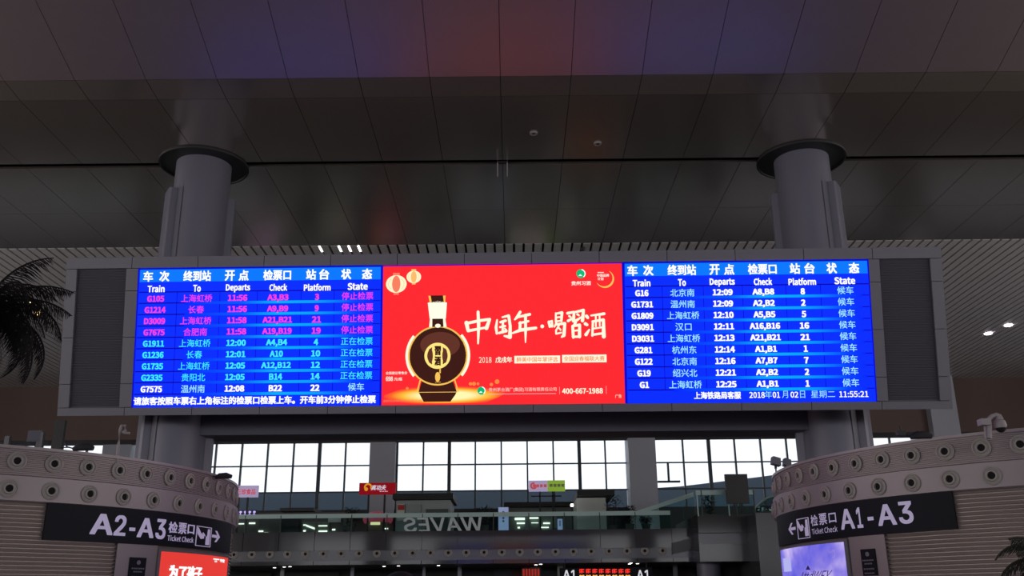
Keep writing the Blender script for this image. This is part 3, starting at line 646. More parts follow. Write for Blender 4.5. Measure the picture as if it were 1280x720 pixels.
    if not fm:
        fm = bpy.data.materials.new('ad_flare'); fm.use_nodes = True; nt = fm.node_tree; b = nt.nodes['Principled BSDF']; tc = nt.nodes.new('ShaderNodeTexCoord'); mp = nt.nodes.new('ShaderNodeMapping')
        mp.inputs['Location'].default_value = (-.5*2, 0, -.42*2); mp.inputs['Scale'].default_value = (2, 0, 2)
        gr = nt.nodes.new('ShaderNodeTexGradient'); gr.gradient_type = 'SPHERICAL'; r = nt.nodes.new('ShaderNodeValToRGB')
        nt.links.new(tc.outputs['Generated'], mp.inputs[0]); nt.links.new(mp.outputs[0], gr.inputs[0]); nt.links.new(gr.outputs[0], r.inputs[0]); nt.links.new(r.outputs[0], b.inputs['Emission Color'])
        e = r.color_ramp.elements; e[0].position = 0.0; e[0].color = (1.25, .027, .038, 1); e[1].position = .6; e[1].color = (1.1, .95, .45, 1); q = e.new(.14); q.color = (1.1, .14, .02, 1); q = e.new(.34); q.color = (1.05, .55, .05, 1)
        b.inputs['Emission Strength'].default_value = 1.0; b.inputs['Base Color'].default_value = (0, 0, 0, 1); b.inputs['Specular IOR Level'].default_value = .1; fm.cycles.emission_sampling = 'NONE'
    f = L(2); f.poly([(-4.09, -2.50), (-4.0, -2.20), (-3.3, -1.95), (-2.2, -1.85), (-1.2, -1.90), (-.3, -1.98), (.35, -2.1), (0.0, -2.3), (-.5, -2.50)]); f.put('golden_flare', fm, s)
    f = L(3)
    for u, v, r in ((-.98, -1.83, .06), (-.86, -1.83, .07), (-.72, -1.83, .05), (-.25, -1.86, .06), (-.05, -1.76, .08), (-3.2, -1.97, .05)): f.disc(u, v, r)
    f.put('light_spot', org, s)
    # bottle
    f = L(4); f.poly([(-2.80, -2.10), (-2.67, -1.66), (-1.62, -1.66), (-1.46, -2.10), (-1.52, -2.22), (-1.68, -2.44), (-2.62, -2.44), (-2.74, -2.22)]); f.put('bottle_base', dk, s)
    f = L(5); f.poly([(-2.88, -2.11), (-2.74, -1.60), (-2.70, -1.60), (-2.82, -2.08)]); f.poly([(-1.38, -2.11), (-1.54, -1.60), (-1.58, -1.60), (-1.44, -2.08)]); f.rect(-2.83, -2.12, -1.42, -2.10); f.put('base_edge', gold, s)
    f = L(5); f.ring(-2.13, -.83, .98, 1.14, a0=2.45, a1=3.85, sy=1.0).ring(-2.13, -.83, .98, 1.14, a0=-.7, a1=.72); f.put('bottle_glint', cream, s)
    f = L(6); f.ring(-2.13, -.83, .99, 1.05, n=60); f.put('bottle_rim', gold, s)
    f = L(6); f.disc(-2.13, -.83, 1.0, n=60); f.put('bottle_body', dk, s)
    f = L(7); f.disc(-2.05, -.45, .70, .45, n=40); f.put('bottle_sheen', dk2, s)
    f = L(8); f.ring(-2.14, -.84, .36, .46, n=40).rect(-2.33, -1.18, -2.26, -.50).rect(-2.02, -1.18, -1.95, -.50).rect(-2.30, -1.22, -1.98, -.46); f.put('label_ring', yel, s)
    f = L(9); f.text('習', -2.13, -.66, .20, .30, .06).text('酒', -2.13, -1.02, .20, .30, .06); f.put('label_lettering', dk, s)
    f = L(9); f.disc(-2.39, -.84, .09, .26).disc(-1.88, -.84, .09, .26); f.put('label_side', dk2, s)
    f = L(8); f.disc(-2.13, -1.58, .09, .17).rect(-2.07, -1.45, -2.02, -1.30).rect(-2.22, -1.77, -2.02, -1.755); f.put('figure_mark', gold, s)
    f = L(7); f.poly([(-2.42, .18), (-2.36, .50), (-1.90, .50), (-1.84, .18)]); f.put('bottle_neck', dk, s)
    f = L(8); f.poly([(-2.44, .17), (-2.41, .50), (-2.33, .50), (-2.33, .17)]).poly([(-1.82, .17), (-1.87, .50), (-1.95, .50), (-1.93, .17)]).disc(-2.13, .22, .10, .07); f.put('neck_glint', cream, s)
    f = L(9); f.poly([(-2.42, .47), (-2.49, 1.04), (-2.13, 1.11), (-1.81, 1.04), (-1.85, .47)]); f.put('neck_band', glow('ad_ivory', (1, 1, .78), 1.05), s)
    f = L(9); f.poly([(-2.40, 1.05), (-2.44, 1.30), (-1.87, 1.30), (-1.90, 1.05)]); f.put('bottle_cap', dk, s)
    f = L(10); f.poly([(-2.42, 1.05), (-2.47, 1.29), (-2.39, 1.29), (-2.35, 1.07)]).poly([(-1.92, 1.05), (-1.95, 1.29), (-1.86, 1.29), (-1.87, 1.05)]); f.put('cap_edge', gold, s)
    # lanterns
    for (u, v, r, l0) in ((-3.00, 1.98, .26, 3), (-3.62, 1.73, .37, 6)):
        f = L(l0); f.disc(u, v, r, r*.86, n=32); f.put('lantern_globe', glow('ad_lantern', (1, .93, .62), 1.0), s)
        f = L(l0+1); f.disc(u, v, r*.40, r*.80, n=24).rect(u-r*.32, v+r*.84, u+r*.32, v+r*1.08).rect(u-r*.25, v-r*1.05, u+r*.25, v-r*.86); f.put('lantern_panel', sal if r > .3 else glow('ad_amber', (1, .5, .15)), s)
        f = L(l0+2)
        for q in (-.7, .7): f.ring(u+q*r*.1, v, r*.66, r*.70, n=20, a0=(2.2 if q < 0 else -.9), a1=(4.1 if q < 0 else .95), sy=.9)
        f.put('lantern_rib', gold, s)
    # brush title: 中国年·喝习酒 written in strokes, unit boxes scaled to place
    G = {
     'zhong': [[(.08,.66,.07),(.14,.42,.06)], [(.10,.64,.05),(.55,.72,.05),(.92,.76,.05),(.80,.48,.07)], [(.14,.40,.05),(.78,.50,.04)], [(.50,1.0,.05),(.52,.6,.06),(.50,.0,.03)]],
     'guo': [[(.16,.75,.03),(.10,.45,.05),(.14,.2,.04)], [(.45,.86,.03),(.80,.92,.05),(.88,.5,.05),(.86,.05,.07),(.55,.10,.03)], [(.34,.66,.04),(.62,.72,.05)], [(.32,.46,.035),(.60,.50,.04)], [(.48,.68,.04),(.46,.24,.04)], [(.26,.22,.04),(.66,.30,.05)], [(.58,.40,.03),(.66,.34,.03)]],
     'nian': [[(.34,.98,.05),(.20,.80,.05),(.12,.74,.03)], [(.26,.82,.04),(.72,.90,.05)], [(.30,.62,.04),(.66,.68,.04)], [(.34,.64,.05),(.32,.42,.05)], [(.02,.30,.03),(.35,.40,.06),(.96,.46,.05)], [(.55,.88,.05),(.55,.40,.05),(.54,.0,.02)]],
     'he': [[(.10,.62,.05),(.14,.44,.04)], [(.10,.62,.03),(.26,.66,.03),(.25,.46,.05)], [(.46,.94,.03),(.46,.62,.04)], [(.46,.92,.03),(.78,.96,.05),(.74,.64,.04)], [(.48,.78,.03),(.74,.80,.03)], [(.46,.64,.03),(.76,.66,.03)], [(.50,.62,.03),(.38,.44,.03)], [(.46,.52,.04),(.92,.56,.05),(.86,.12,.06),(.74,.06,.03)], [(.62,.50,.03),(.46,.30,.03)], [(.60,.40,.03),(.70,.32,.03)], [(.46,.32,.03),(.46,.18,.03),(.72,.22,.03)]],
     'xi': [[(.12,.88,.05),(.44,.92,.04),(.40,.62,.06)], [(.20,.78,.04),(.28,.74,.03)], [(.14,.62,.05),(.36,.70,.03)], [(.52,.92,.04),(.90,.98,.05),(.84,.62,.06)], [(.60,.84,.04),(.68,.80,.03)], [(.52,.62,.05),(.78,.74,.03)], [(.50,.56,.05),(.42,.46,.04)], [(.36,.44,.05),(.38,.06,.05)], [(.36,.44,.04),(.70,.48,.05),(.68,.08,.06)], [(.40,.28,.03),(.66,.30,.03)], [(.40,.08,.04),(.68,.08,.04)]],
     'jiu': [[(.12,.84,.06),(.18,.78,.05)], [(.06,.56,.06),(.14,.52,.05)], [(.08,.16,.06),(.24,.34,.03)], [(.34,.86,.03),(.96,.92,.05)], [(.42,.62,.04),(.38,.12,.04)], [(.40,.64,.04),(.92,.70,.05),(.92,.08,.07)], [(.56,.88,.03),(.56,.46,.03)], [(.74,.90,.03),(.74,.48,.03)], [(.46,.38,.03),(.84,.42,.03)], [(.46,.16,.04),(.86,.20,.04)]]}
    f = L(6)
    for nm, u0_, u1_, v0_, v1_ in (('zhong', -1.20, -.22, -.42, .70), ('guo', -.14, .50, -.25, .62), ('nian', .48, 1.36, -.40, .70), ('he', 1.72, 2.40, -.28, .68), ('xi', 2.36, 3.08, -.30, .74), ('jiu', 3.02, 3.76, -.30, .66)):
        for stq in G[nm]: f.stroke([(u0_+(u1_-u0_)*x, v0_+(v1_-v0_)*y, r*1.0) for x, y, r in stq])
        f.put('title_character', cream, s); f = L(6)
    f.disc(1.55, .16, .065); f.put('title_dot', cream, s)
    f = L(5); f.text('2018', -.46, -1.0, .44, .20, .0).text('戊戌年', .19, -1.0, .58, .20, .025); f.put('subtitle_lettering', cream, s)
    f = L(5); f.rect(.56, -1.13, 2.16, -.87).rect(2.23, -1.12, 3.78, -.85); f.put('subtitle_plate', cream, s)
    f = L(6); f.text('醉美中国年掌评选', 1.36, -1.0, 1.44, .17, .015).text('全国迎春福联大赛', 3.0, -.985, 1.42, .17, .015); f.put('plate_lettering', org, s)
    f = L(5); f.text('贵州茅台酒厂(集团)习酒有限责任公司', .84, -2.05, 2.36, .15, .012); f.rect(-.36, -2.20, 2.0, -2.185); f.rect(2.12, -2.22, 2.13, -1.96).rect(3.74, -2.22, 3.75, -1.94); f.put('company_lettering', pinkw, s)
    f = L(5); f.text('400-667-1988', 2.92, -2.11, 1.40, .18, .03); f.text('广告', 4.16, -2.30, .22, .12); f.put('phone_lettering', cream, s)
    for u, v, r in ((2.94, 2.02, .16), (-.60, -2.07, .14)):
        f = L(5); f.disc(u, v, r); f.put('leaf_emblem', grn, s)
        f = L(6); f.ring(u, v, r*.82, r*1.03, n=20, a0=-.9, a1=1.4).poly([(u-r*.6, v-r*.5), (u-r*.1, v-r*.1), (u+r*.3, v-r*.5)]); f.put('emblem_highlight', WH, s)
    f = L(5); f.text('贵州习酒', 2.94, 1.68, .68, .15, .03); f.text('中国品牌', 3.72, 1.95, .42, .10, .03).text('计划', 3.63, 1.83, .20, .10, .03); f.rect(3.53, 2.04, 3.75, 2.07)
    f.text('全国建议零售价', -3.58, -1.43, .76, .10, .02).text('698', -3.83, -1.63, .24, .15, .04).text('元/瓶', -3.52, -1.64, .28, .11, .02); f.put('small_lettering', glow('ad_blush', (1, .8, .7)), s)
    f = L(6); f.text('活动时间:2018年1月1日-2018年2月28日', -3.36, -2.40, 1.35, .09, .01); f.put('tiny_lettering', sal, s)
    f = L(5)
    n = 30
    for i in range(n):
        a0, a1 = -2.6+3.6*i/n, -2.6+3.6*(i+1)/n; w0 = .03*sin(PI*i/n)+.004; w1 = .03*sin(PI*(i+1)/n)+.004; c = (3.77, 1.84); R_ = .31
        f.poly([(c[0]+(R_-w0)*cos(a0), c[1]+(R_-w0)*sin(a0)), (c[0]+(R_+w0)*cos(a0), c[1]+(R_+w0)*sin(a0)), (c[0]+(R_+w1)*cos(a1), c[1]+(R_+w1)*sin(a1)), (c[0]+(R_-w1)*cos(a1), c[1]+(R_-w1)*sin(a1))])
    f.put('swirl_emblem', gold, s)
    return t
board = make_board('huge wide departure board with blue timetables and red advertisement')
BS = 0.95
board.matrix_world = Matrix.Translation(EYE + (LOCB-EYE)*BS) @ Matrix((A_, N_, B_)).transposed().to_4x4() @ Matrix.Scale(BS, 4)
# the twin board of the rear half of the hall, far behind the camera
board2 = make_board('second departure board far behind the viewer, facing the mezzanine', False)
board2.matrix_world = Matrix.Translation((0, -72, 11.0)) @ Matrix.Rotation(PI, 4, 'Z')

# ================================================================== ROUND TICKET PAVILIONS
def pavilion(cx, cy, R, s, label):
    t = thing('ticket_pavilion', label, 'pavilion', (cx, cy, 0))
    c = (cx, cy, 0); a0, a1 = (-1.6, 2.6) if s > 0 else (-2.6, 1.6)
    pr = []; z = 4.28
    while z < 4.84: pr += [(R-.02, z), (R-.02, z+.012), (R+.005, z+.018), (R+.005, z+.032)]; z += .038
    mb = MB(); mb.lathe([(R-.02, 4.26)] + pr + [(R-.02, 4.85)], 110, c, a0, a1); obj('ribbed_band', mb, m_drumtop, t)
    mb = MB(); mb.smooth = True; mb.lathe([(R-.35, 4.90), (R+.03, 4.90), (R+.03, 4.84), (R-.02, 4.84)], 110, c, a0, a1); obj('top_rim', mb, m_drumband, t)
    mb = MB(); mb.smooth = True; mb.lathe([(R-.02, 4.29), (R+.06, 4.27), (R+.06, 3.77), (R-.02, 3.74)], 110, c, a0, a1); obj('plain_band', mb, m_drumband, t)
    pr = []; z = 3.75
    while z > .1: pr += [(R-.05, z), (R-.005, z-.058), (R-.05, z-.068)]; z -= .0855
    mb = MB(); mb.lathe(pr, 96, c, a0, a1); obj('louver_slats', mb, m_louver, t, kind='stuff')
    mb = MB(); mb.lathe([(R-.06, 0), (R-.06, 4.84), (.001, 4.84)], 64, c); obj('drum_core', mb, mat('core_dark', (.05, .045, .045), .7), t)
    return t
def ring_noz(t, cx, cy, R, start, step, n, z):
    for k in range(n):
        a = start + step*k; nozzle(t, (cx + R*sin(a) - t.location.x*0, cy - R*cos(a), z), a)
def cyl(cx, cy, R): return lambda u, v, l: (cx + (R+.012*l)*sin(u), cy - (R+.012*l)*cos(u), v)
def plate(cx, cy, R, th, u0, u1, v0, v1, name, m, parent, n=24, frame=None):
    mb = MB(); pr = [(R, v1), (R+th, v1), (R+th, v0), (R, v0)]; mb.lathe(pr, n, (cx, cy, 0), u0, u1)
    for u in (u0, u1):
        mb.poly([(cx+r*sin(u), cy-r*cos(u), z) for r, z in pr])
    return obj(name, mb, m, parent)
for (cx, cy, R, s, us, ls, lab) in ((-14.81, 25.6, 7.13, 1, (.658, .103), (.647, .114), 'left'), (13.7, 24.76, 6.75, -1, (.549, .106), (.638, .118), 'right')):
    t = pavilion(cx, cy, R, s, '%s round ticket pavilion with mauve bands, air nozzles and beige louvers' % lab)
    for k in range(-8, 13):
        for (st_, sp_), z in ((us, 4.58), (ls, 4.0)):
            a = s*(st_+sp_*k); r = R + (.0 if z > 4.2 else .06)
            if abs(a) < 2.3: nozzle(t, (cx+r*sin(a), cy-r*cos(a), z), a)
    # smooth mauve panel carrying the notice
    pa = (.993, 1.150) if s > 0 else (-1.148, -1.0)
    plate(cx, cy, R-.01, .03, pa[0], pa[1], .1, 3.0, 'smooth_panel', m_drumband, t, 8)
    edge_u = pa[0] if s > 0 else pa[1]
    hb = MB()
    for i in range(30): z = 3.0-.0855*i-.04; q = cyl(cx, cy, R+.02)(edge_u-s*.008, z, 0); hb.box(q[0]-.012, q[1]-.02, z-.012, q[0]+.012, q[1]+.02, z+.012)
    obj('hinge_pins', hb, m_dark, t, kind='stuff')
    # gate sign
    u0, u1 = (.757, 1.66) if s > 0 else (-1.70, -.757)
    um = (u0+u1)/2; root = cyl(cx, cy, R)(um, 3.0, 0)
    sg = thing('direction_sign', 'navy curved direction sign reading %s on the %s pavilion' % ('A2-A3' if s > 0 else 'A1-A3', lab), 'sign', root)
    plate(cx, cy, R+.0, .07, u0, u1, 3.0, 3.755, 'sign_panel', m_sign, sg, 30)
    f = Flat(cyl(cx, cy, R+.075), 1)
    if s > 0:
        chars = (('A', .926, 3.375, .068, .42, .03), ('2 ', .987, 3.375, .036, .42, .03), ('-', 1.031, 3.31, .018, .05, .03), ('A', 1.083, 3.365, .060, .41, .03), ('3 ', 1.145, 3.365, .038, .43, .03), ('检', 1.200, 3.43, .040, .25, .022), ('票', 1.247, 3.43, .040, .25, .022), ('口', 1.294, 3.43, .036, .21, .022))
        f.text('Ticket Check', 1.246, 3.185, .135, .125, .015)
        p0, p1, q0, q1 = 1.326, 1.432, 3.06, 3.54; ax, dirn = 1.437, 1
    else:
        chars = (('A', -1.133, 3.385, .058, .42, .03), ('1 ', -1.079, 3.385, .022, .42, .03), ('-', -1.035, 3.34, .020, .05, .03), ('A', -.974, 3.39, .062, .42, .03), ('3 ', -.907, 3.40, .044, .44, .03), ('检', -1.304, 3.45, .042, .25, .022), ('票', -1.253, 3.45, .042, .25, .022), ('口', -1.202, 3.45, .036, .21, .022))
        f.text('Ticket Check', -1.255, 3.20, .142, .13, .015)
        p0, p1, q0, q1 = -1.432, -1.340, 3.07, 3.55; ax, dirn = -1.445, -1
    for q_ in chars: Flat(cyl(cx, cy, R+.075), 1).text(*q_).put('sign_character', m_letter, sg, True)
    f.put('english_lettering', m_letter, sg, True); f = Flat(cyl(cx, cy, R+.075), 1)
    # arrow
    w_ = .062; ay = 3.345
    f.poly([(ax, ay-.035), (ax+dirn*w_*.75, ay-.035), (ax+dirn*w_*.75, ay+.035), (ax, ay+.035)])
    for sg_ in (1, -1): f.poly([(ax+dirn*w_*1.15, ay), (ax+dirn*w_*.65, ay+sg_*.14), (ax+dirn*w_*.38, ay+sg_*.14), (ax+dirn*w_*.82, ay)])
    f.put('arrow', m_letter, sg, True); f = Flat(cyl(cx, cy, R+.075), 1)
    # pictogram: framed hand passing a ticket over a gate
    e = .006; ev = .018
    f.rect(p0, q0, p1, q0+ev).rect(p0, q1-ev, p1, q1).rect(p0, q0, p0+e, q1).rect(p1-e, q0, p1, q1)
    dw = p1-p0; dh = q1-q0; X_ = lambda x: p0+dw*x; Y_ = lambda y: q0+dh*y
    f.poly([(X_(.07), Y_(.93)), (X_(.07), Y_(.62)), (X_(.30), Y_(.36)), (X_(.50), Y_(.40)), (X_(.52), Y_(.56)), (X_(.30), Y_(.66)), (X_(.12), Y_(.93))])
    f.poly([(X_(.38), Y_(.64)), (X_(.60), Y_(.50)), (X_(.56), Y_(.60)), (X_(.42), Y_(.72))])
    f.poly([(X_(.62), Y_(.10)), (X_(.90), Y_(.10)), (X_(.90), Y_(.90)), (X_(.72), Y_(.90)), (X_(.70), Y_(.55)), (X_(.62), Y_(.5))])
    f.put('pictogram', m_letter, sg, True)
    # notice plate
    nu = (1.041, 1.104) if s > 0 else (-1.098, -1.040)
    nt_ = thing('notice_plate', 'small dark notice plate under the direction sign of the %s pavilion' % lab, 'notice', cyl(cx, cy, R)(sum(nu)/2, 2.1, 0))
    plate(cx, cy, R+.02, .03, nu[0], nu[1], 2.15, 2.71, 'plate_panel', m_sign, nt_, 3)
    f = Flat(cyl(cx, cy, R+.055), 1); mid = sum(nu)/2
    f.disc(mid, 2.60, .008, .05, n=10)
    for z, k in ((2.47, .8), (2.40, .55), (2.29, .75), (2.20, .7)):
        n_ = 7
        for i in range(n_): u = mid + (nu[1]-nu[0])*k*((i+.1)/n_-.5); f.rect(u, z-.015, u+(nu[1]-nu[0])*k/n_*.7, z+.015)
    f.put('plate_print', mat('plate_print', (.25, .25, .32), .5), nt_, True)
    # curved led screen below the sign
    if s > 0:
        ls_ = thing('curved_screen', 'curved red lit advertising screen under the left direction sign', 'screen', cyl(cx, cy, R)(1.4, 0, 0))
        plate(cx, cy, R, .06, 1.150, 1.66, .8, 2.93, 'screen_bezel', m_equip, ls_, 20)
        plate(cx, cy, R+.055, .015, 1.162, 1.64, .85, 2.87, 'screen_face', glow('screen_red', (.78, .045, .035), 1.0, True), ls_, 20)
        f = Flat(cyl(cx, cy, R+.075), 2); f.text('为了孩子', 1.292, 2.42, .182, .30, .05); f.text('·····', 1.488, 2.79, .05, .02, .05).text('会员', 1.484, 2.74, .022, .05, .02).text('平安', 1.548, 2.77, .05, .08, .04)
        f.put('screen_lettering', WH, ls_, True)
    else:
        ls_ = thing('curved_screen', 'curved violet-blue lit advertising screen under the right direction sign', 'screen', cyl(cx, cy, R)(-1.4, 0, 0))
        plate(cx, cy, R, .06, -1.69, -1.150, .8, 2.96, 'screen_bezel', m_equip, ls_, 20)
        m = bpy.data.materials.new('screen_clouds'); m.use_nodes = True; nt = m.node_tree; b = nt.nodes['Principled BSDF']
        tc = nt.nodes.new('ShaderNodeTexCoord'); n = nt.nodes.new('ShaderNodeTexNoise'); n.inputs['Scale'].default_value = .9; n.inputs['Detail'].default_value = 5
        r_ = nt.nodes.new('ShaderNodeValToRGB'); ee = r_.color_ramp.elements; ee[0].position = .36; ee[0].color = (.10, .10, .72, 1); ee[1].position = .66; ee[1].color = (.60, .50, .90, 1); qq = ee.new(.5); qq.color = (.25, .20, .75, 1)
        nt.links.new(tc.outputs['Object'], n.inputs['Vector']); nt.links.new(n.outputs['Fac'], r_.inputs[0]); nt.links.new(r_.outputs[0], b.inputs['Emission Color']); b.inputs['Emission Strength'].default_value = 1; b.inputs['Base Color'].default_value = (0, 0, 0, 1)
        plate(cx, cy, R+.055, .015, -1.68, -1.166, .85, 2.90, 'screen_face', m, ls_, 20)
        f = Flat(cyl(cx, cy, R+.075), 2); f.text('AttdWEY', -1.345, 2.20, .20, .24, .0, .15); f.poly([(-1.395, 2.35), (-1.375, 2.45), (-1.36, 2.34)]); f.put('screen_lettering', glow('ink', (.02, .01, .08)), ls_, True)
        f = Flat(cyl(cx, cy, R+.075), 2); f.rect(-1.62, 2.35, -1.52, 2.68, 4); f.put('pale_card', glow('card', (.45, .45, .85)), ls_, True)
        f = Flat(cyl(cx, cy, R+.075), 2); f.ring(-1.218, 2.66, .010, .012, n=16, sy=7, a0=-2, a1=2); f.text('Enjoy', -1.228, 2.70, .025, .07); f.put('seal_mark', glow('seal', (.35, .28, .55)), ls_, True)

# ================================================================== EQUIPMENT ON THE PAVILION ROOFS
def onroof(px, py, Y): return P(px, py, Y)
def floodlight(px, py, Y, lb, wid=.28, tilt=.5, zr=4.84, h=.4, arm=1):
    q = P(px, py, Y); t = thing('floodlight', lb, 'floodlight', (q.x, Y, zr))
    obj('post', MB().tube([(q.x, Y, zr), (q.x, Y, q.z-.05)], .025, 6), m_equip, t)
    hd = MB().prism([(q.x-wid/2, q.z-.05), (q.x+wid/2, q.z-.12), (q.x+wid/2, q.z+.10), (q.x-wid/2+.04, q.z+.16)], Y-.18, Y+.12); obj('lamp_head', hd, m_equip, t)
    obj('bracket', MB().box(q.x-.03, Y-.03, q.z-.18, q.x+.03, Y+.03, q.z-.04), m_dark, t); return t
floodlight(969, 578, 27.5, 'grey floodlight head at the left end of the right pavilion roof', .24)
floodlight(983, 580, 27.8, 'smaller grey floodlight right beside the first on the right pavilion', .2)
def camera_cluster(px, py, Y, lb, sgn=1):
    q = P(px, py, Y); t = thing('roof_camera', lb, 'camera', (q.x, Y, 4.84))
    mb = MB(); mb.smooth = True; mb.tube([(q.x-.16, Y, q.z-.02), (q.x-.06, Y, q.z+.02), (q.x+.12, Y, q.z+.03), (q.x+.26, Y, q.z)], [.04, .075, .08, .05], 10); obj('camera_body', mb, m_dark, t)
    obj('mount', MB().tube([(q.x, Y, 4.8), (q.x, Y, q.z)], .03, 6), m_dark, t)
    obj('cable_box', MB().box(q.x-.42, Y-.06, 4.8, q.x-.26, Y+.06, q.z+.02), m_dark, t)
    obj('arm', MB().tube([(q.x-.34, Y, 4.9), (q.x-.3, Y, q.z+.04), (q.x-.16, Y, q.z)], .016, 6), m_dark, t); return t
camera_cluster(101, 560.5, 19.6, 'dark camera on the left pavilion roof, under the display corner')
camera_cluster(1148, 545.5, 18.6, 'dark camera on the right pavilion roof, under the display corner')
camera_cluster(277, 596, 24.6, 'dark camera at the right end of the left pavilion roof')
# gooseneck pole, left
q = P(145, 572, 21.5); t = thing('gooseneck_pole', 'pale pole with a hooked top on the left pavilion roof', 'pole', (q.x, 21.5, 4.84))
pts_ = [P(x, y, 21.5) for x, y in ((146, 580), (148, 556), (150, 538), (152, 532), (156, 532), (157, 538), (153, 541))]
obj('pole', MB().tube(pts_, .035, 8), m_equip_pale, t); obj('hook_bar', MB().tube([P(155, 541, 21.5), P(162, 541.5, 21.5)], .03, 6), m_equip_pale, t)
# gooseneck lamp, right
q = P(1236, 545, 18.3); t = thing('gooseneck_camera', 'pale gooseneck camera with grey box on the right pavilion roof', 'camera', (q.x, 18.3, 4.84))
pts_ = [P(x, y, 18.3) for x, y in ((1236.5, 548), (1236.5, 530), (1236, 524), (1240, 520), (1245, 518.5), (1248, 520), (1250, 525))]
obj('gooseneck', MB().tube(pts_, [.05, .05, .045, .04, .045, .06, .07], 10), m_equip_pale, t)
a, b = P(1225, 532, 18.3), P(1235, 524, 18.3); obj('control_box', MB().box(a.x, 18.2, a.z, b.x, 18.4, b.z), m_equip_pale, t)
q = P(1250, 530, 18.3); hb = MB(); hb.smooth = True; hb.lathe([(.05, .10), (.10, .06), (.12, -.03), (.10, -.08)], 16, tuple(q)); obj('housing', hb, m_equip_pale, t)
db = MB(); db.smooth = True; db.lathe([(.10, 0), (.085, -.05), (.05, -.085), (.001, -.1)], 16, (q.x, q.y, q.z-.07)); obj('lens_dome', db, m_bore, t)
obj('strut', MB().tube([P(1232, 549, 18.3), P(1231, 533, 18.3)], .02, 6), m_equip_pale, t)
# thin posts standing far left between the pavilion and the windows
for px, y0_, y1_, Y, wd, lb in ((75, 525, 575, 40, .22, 'dark square mast below the left corner of the display'), (53, 540, 575, 40, .05, 'thin pale mast at far left above the pavilion'), (9, 545, 575, 40, .10, 'short grey mast at the left picture edge'), (1232.5, 540, 575, 40, .06, 'thin mast behind the gooseneck camera')):
    a = P(px, y0_, Y); o = obj('mast', MB().box(a.x-wd, Y, 0, a.x+wd, Y+.2, a.z), m_dark if wd > .2 else m_equip); tag(o, lb, 'mast')
a = rectp(33, 538, 53, 552, 41); t = thing('information_panel', 'dim bluish panel between the masts at far left', 'panel', (a[0], 41, 0))
obj('sheet', MB().box(a[0], 41, a[1], a[2], 41.1, a[3]), mat('dim_blue', (.12, .12, .17), .5), t); obj('post', MB().box(a[2]-.2, 41, 0, a[2]-.05, 41.1, a[1]), m_equip, t)
# two small ring clips on the display edge and a ceiling camera by the slats
q = P(729, 310, 42.6); t = thing('dome_camera', 'small dark dome camera under the slats above the advertisement', 'camera', (q.x, 42.6, ZC))
dm = MB(); dm.smooth = True; dm.lathe([(.12, 0), (.13, -.06), (.08, -.16), (.001, -.19)], 16, (q.x, 42.9, ZC-.02)); obj('dome', dm, m_dark, t)

# ================================================================== PALMS
def frond_mesh(L, droop, n, m, seed, wl=.42):
    r = random.Random(seed); mb = MB(); pts = []
    for i in range(n+1):
        s = i/n; ang = 1.05 - droop*s**1.1
        if i == 0: p = Vector((0, 0, 0))
        else: p = pts[-1] + Vector((cos(ang), 0, sin(ang)))*(L/n)
        pts.append(p)
    mb.tube(pts, [.022*(1-.8*i/n)+.004 for i in range(n+1)], 5)
    for i in range(2, int(n*2.6)):
        s = i/(n*2.6); k = min(int(s*n), n-1); fr = s*n-k; p = pts[k].lerp(pts[k+1], fr); d = (pts[k+1]-pts[k]).normalized()
        ll = wl*(sin(PI*min(1, s*.9+.12))**.6)*r.uniform(.8, 1.1)
        for sd in (-1, 1):
            e = (Vector((0, sd, 0))*.62 + d*.62 + Vector((0, 0, -.42 - .5*s + r.uniform(-.15, .15)))).normalized()
            e2 = (e + Vector((0, 0, -.75))).normalized(); w_ = d*.0085; a = p; b_ = p+e*ll*.5; c = b_+e2*ll*.55
            mb.poly([a-w_, a+w_, b_+w_*1.2, b_-w_*1.2]); mb.poly([b_-w_*1.2, b_+w_*1.2, c])
    return mb.mesh('frond', m)
def palm(name, label, base, crown, m, L, cnt, seed):
    r = random.Random(seed); t = thing(name, label, 'plant', base)
    tr = MB(); n = 14; B = Vector(base); K = Vector(crown)
    tr.tube([B.lerp(K, i/n)+Vector((.04*sin(i), 0, 0)) for i in range(n+1)], [.15-.03*i/n+(.012 if i % 2 else 0) for i in range(n+1)], 12); obj('trunk', tr, m_bark, t)
    cr = MB(); cr.smooth = True; cr.lathe([(.001, -.4), (.14, -.25), (.19, 0), (.12, .2), (.001, .3)], 12, crown); obj('crown_heart', cr, m_bark, t)
    ms = [frond_mesh(L*k, dr, 14, m, seed+i, L*.27) for i, (k, dr) in enumerate(((1, 1.5), (1.08, 2.1), (.95, 2.7), (1.1, 2.45)))]
    for i in range(cnt):
        lay = i/cnt; o = link('frond', ms[(i*7) % 4] if lay < .4 else ms[1+(i % 3)], t)
        o.location = K - B if False else K; o.rotation_euler = (0, (-.45 + lay*1.5) + r.uniform(-.12, .12), i*2.399+r.uniform(-.2, .2))
    return t
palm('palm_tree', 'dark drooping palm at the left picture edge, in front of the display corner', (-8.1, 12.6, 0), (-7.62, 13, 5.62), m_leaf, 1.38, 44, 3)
palm('palm_tree', 'small dark palm at the bottom right corner, in front of the right pavilion', (6.75, 11.9, 0), (6.68, 11.9, 1.85), m_leaf2, .98, 34, 9)

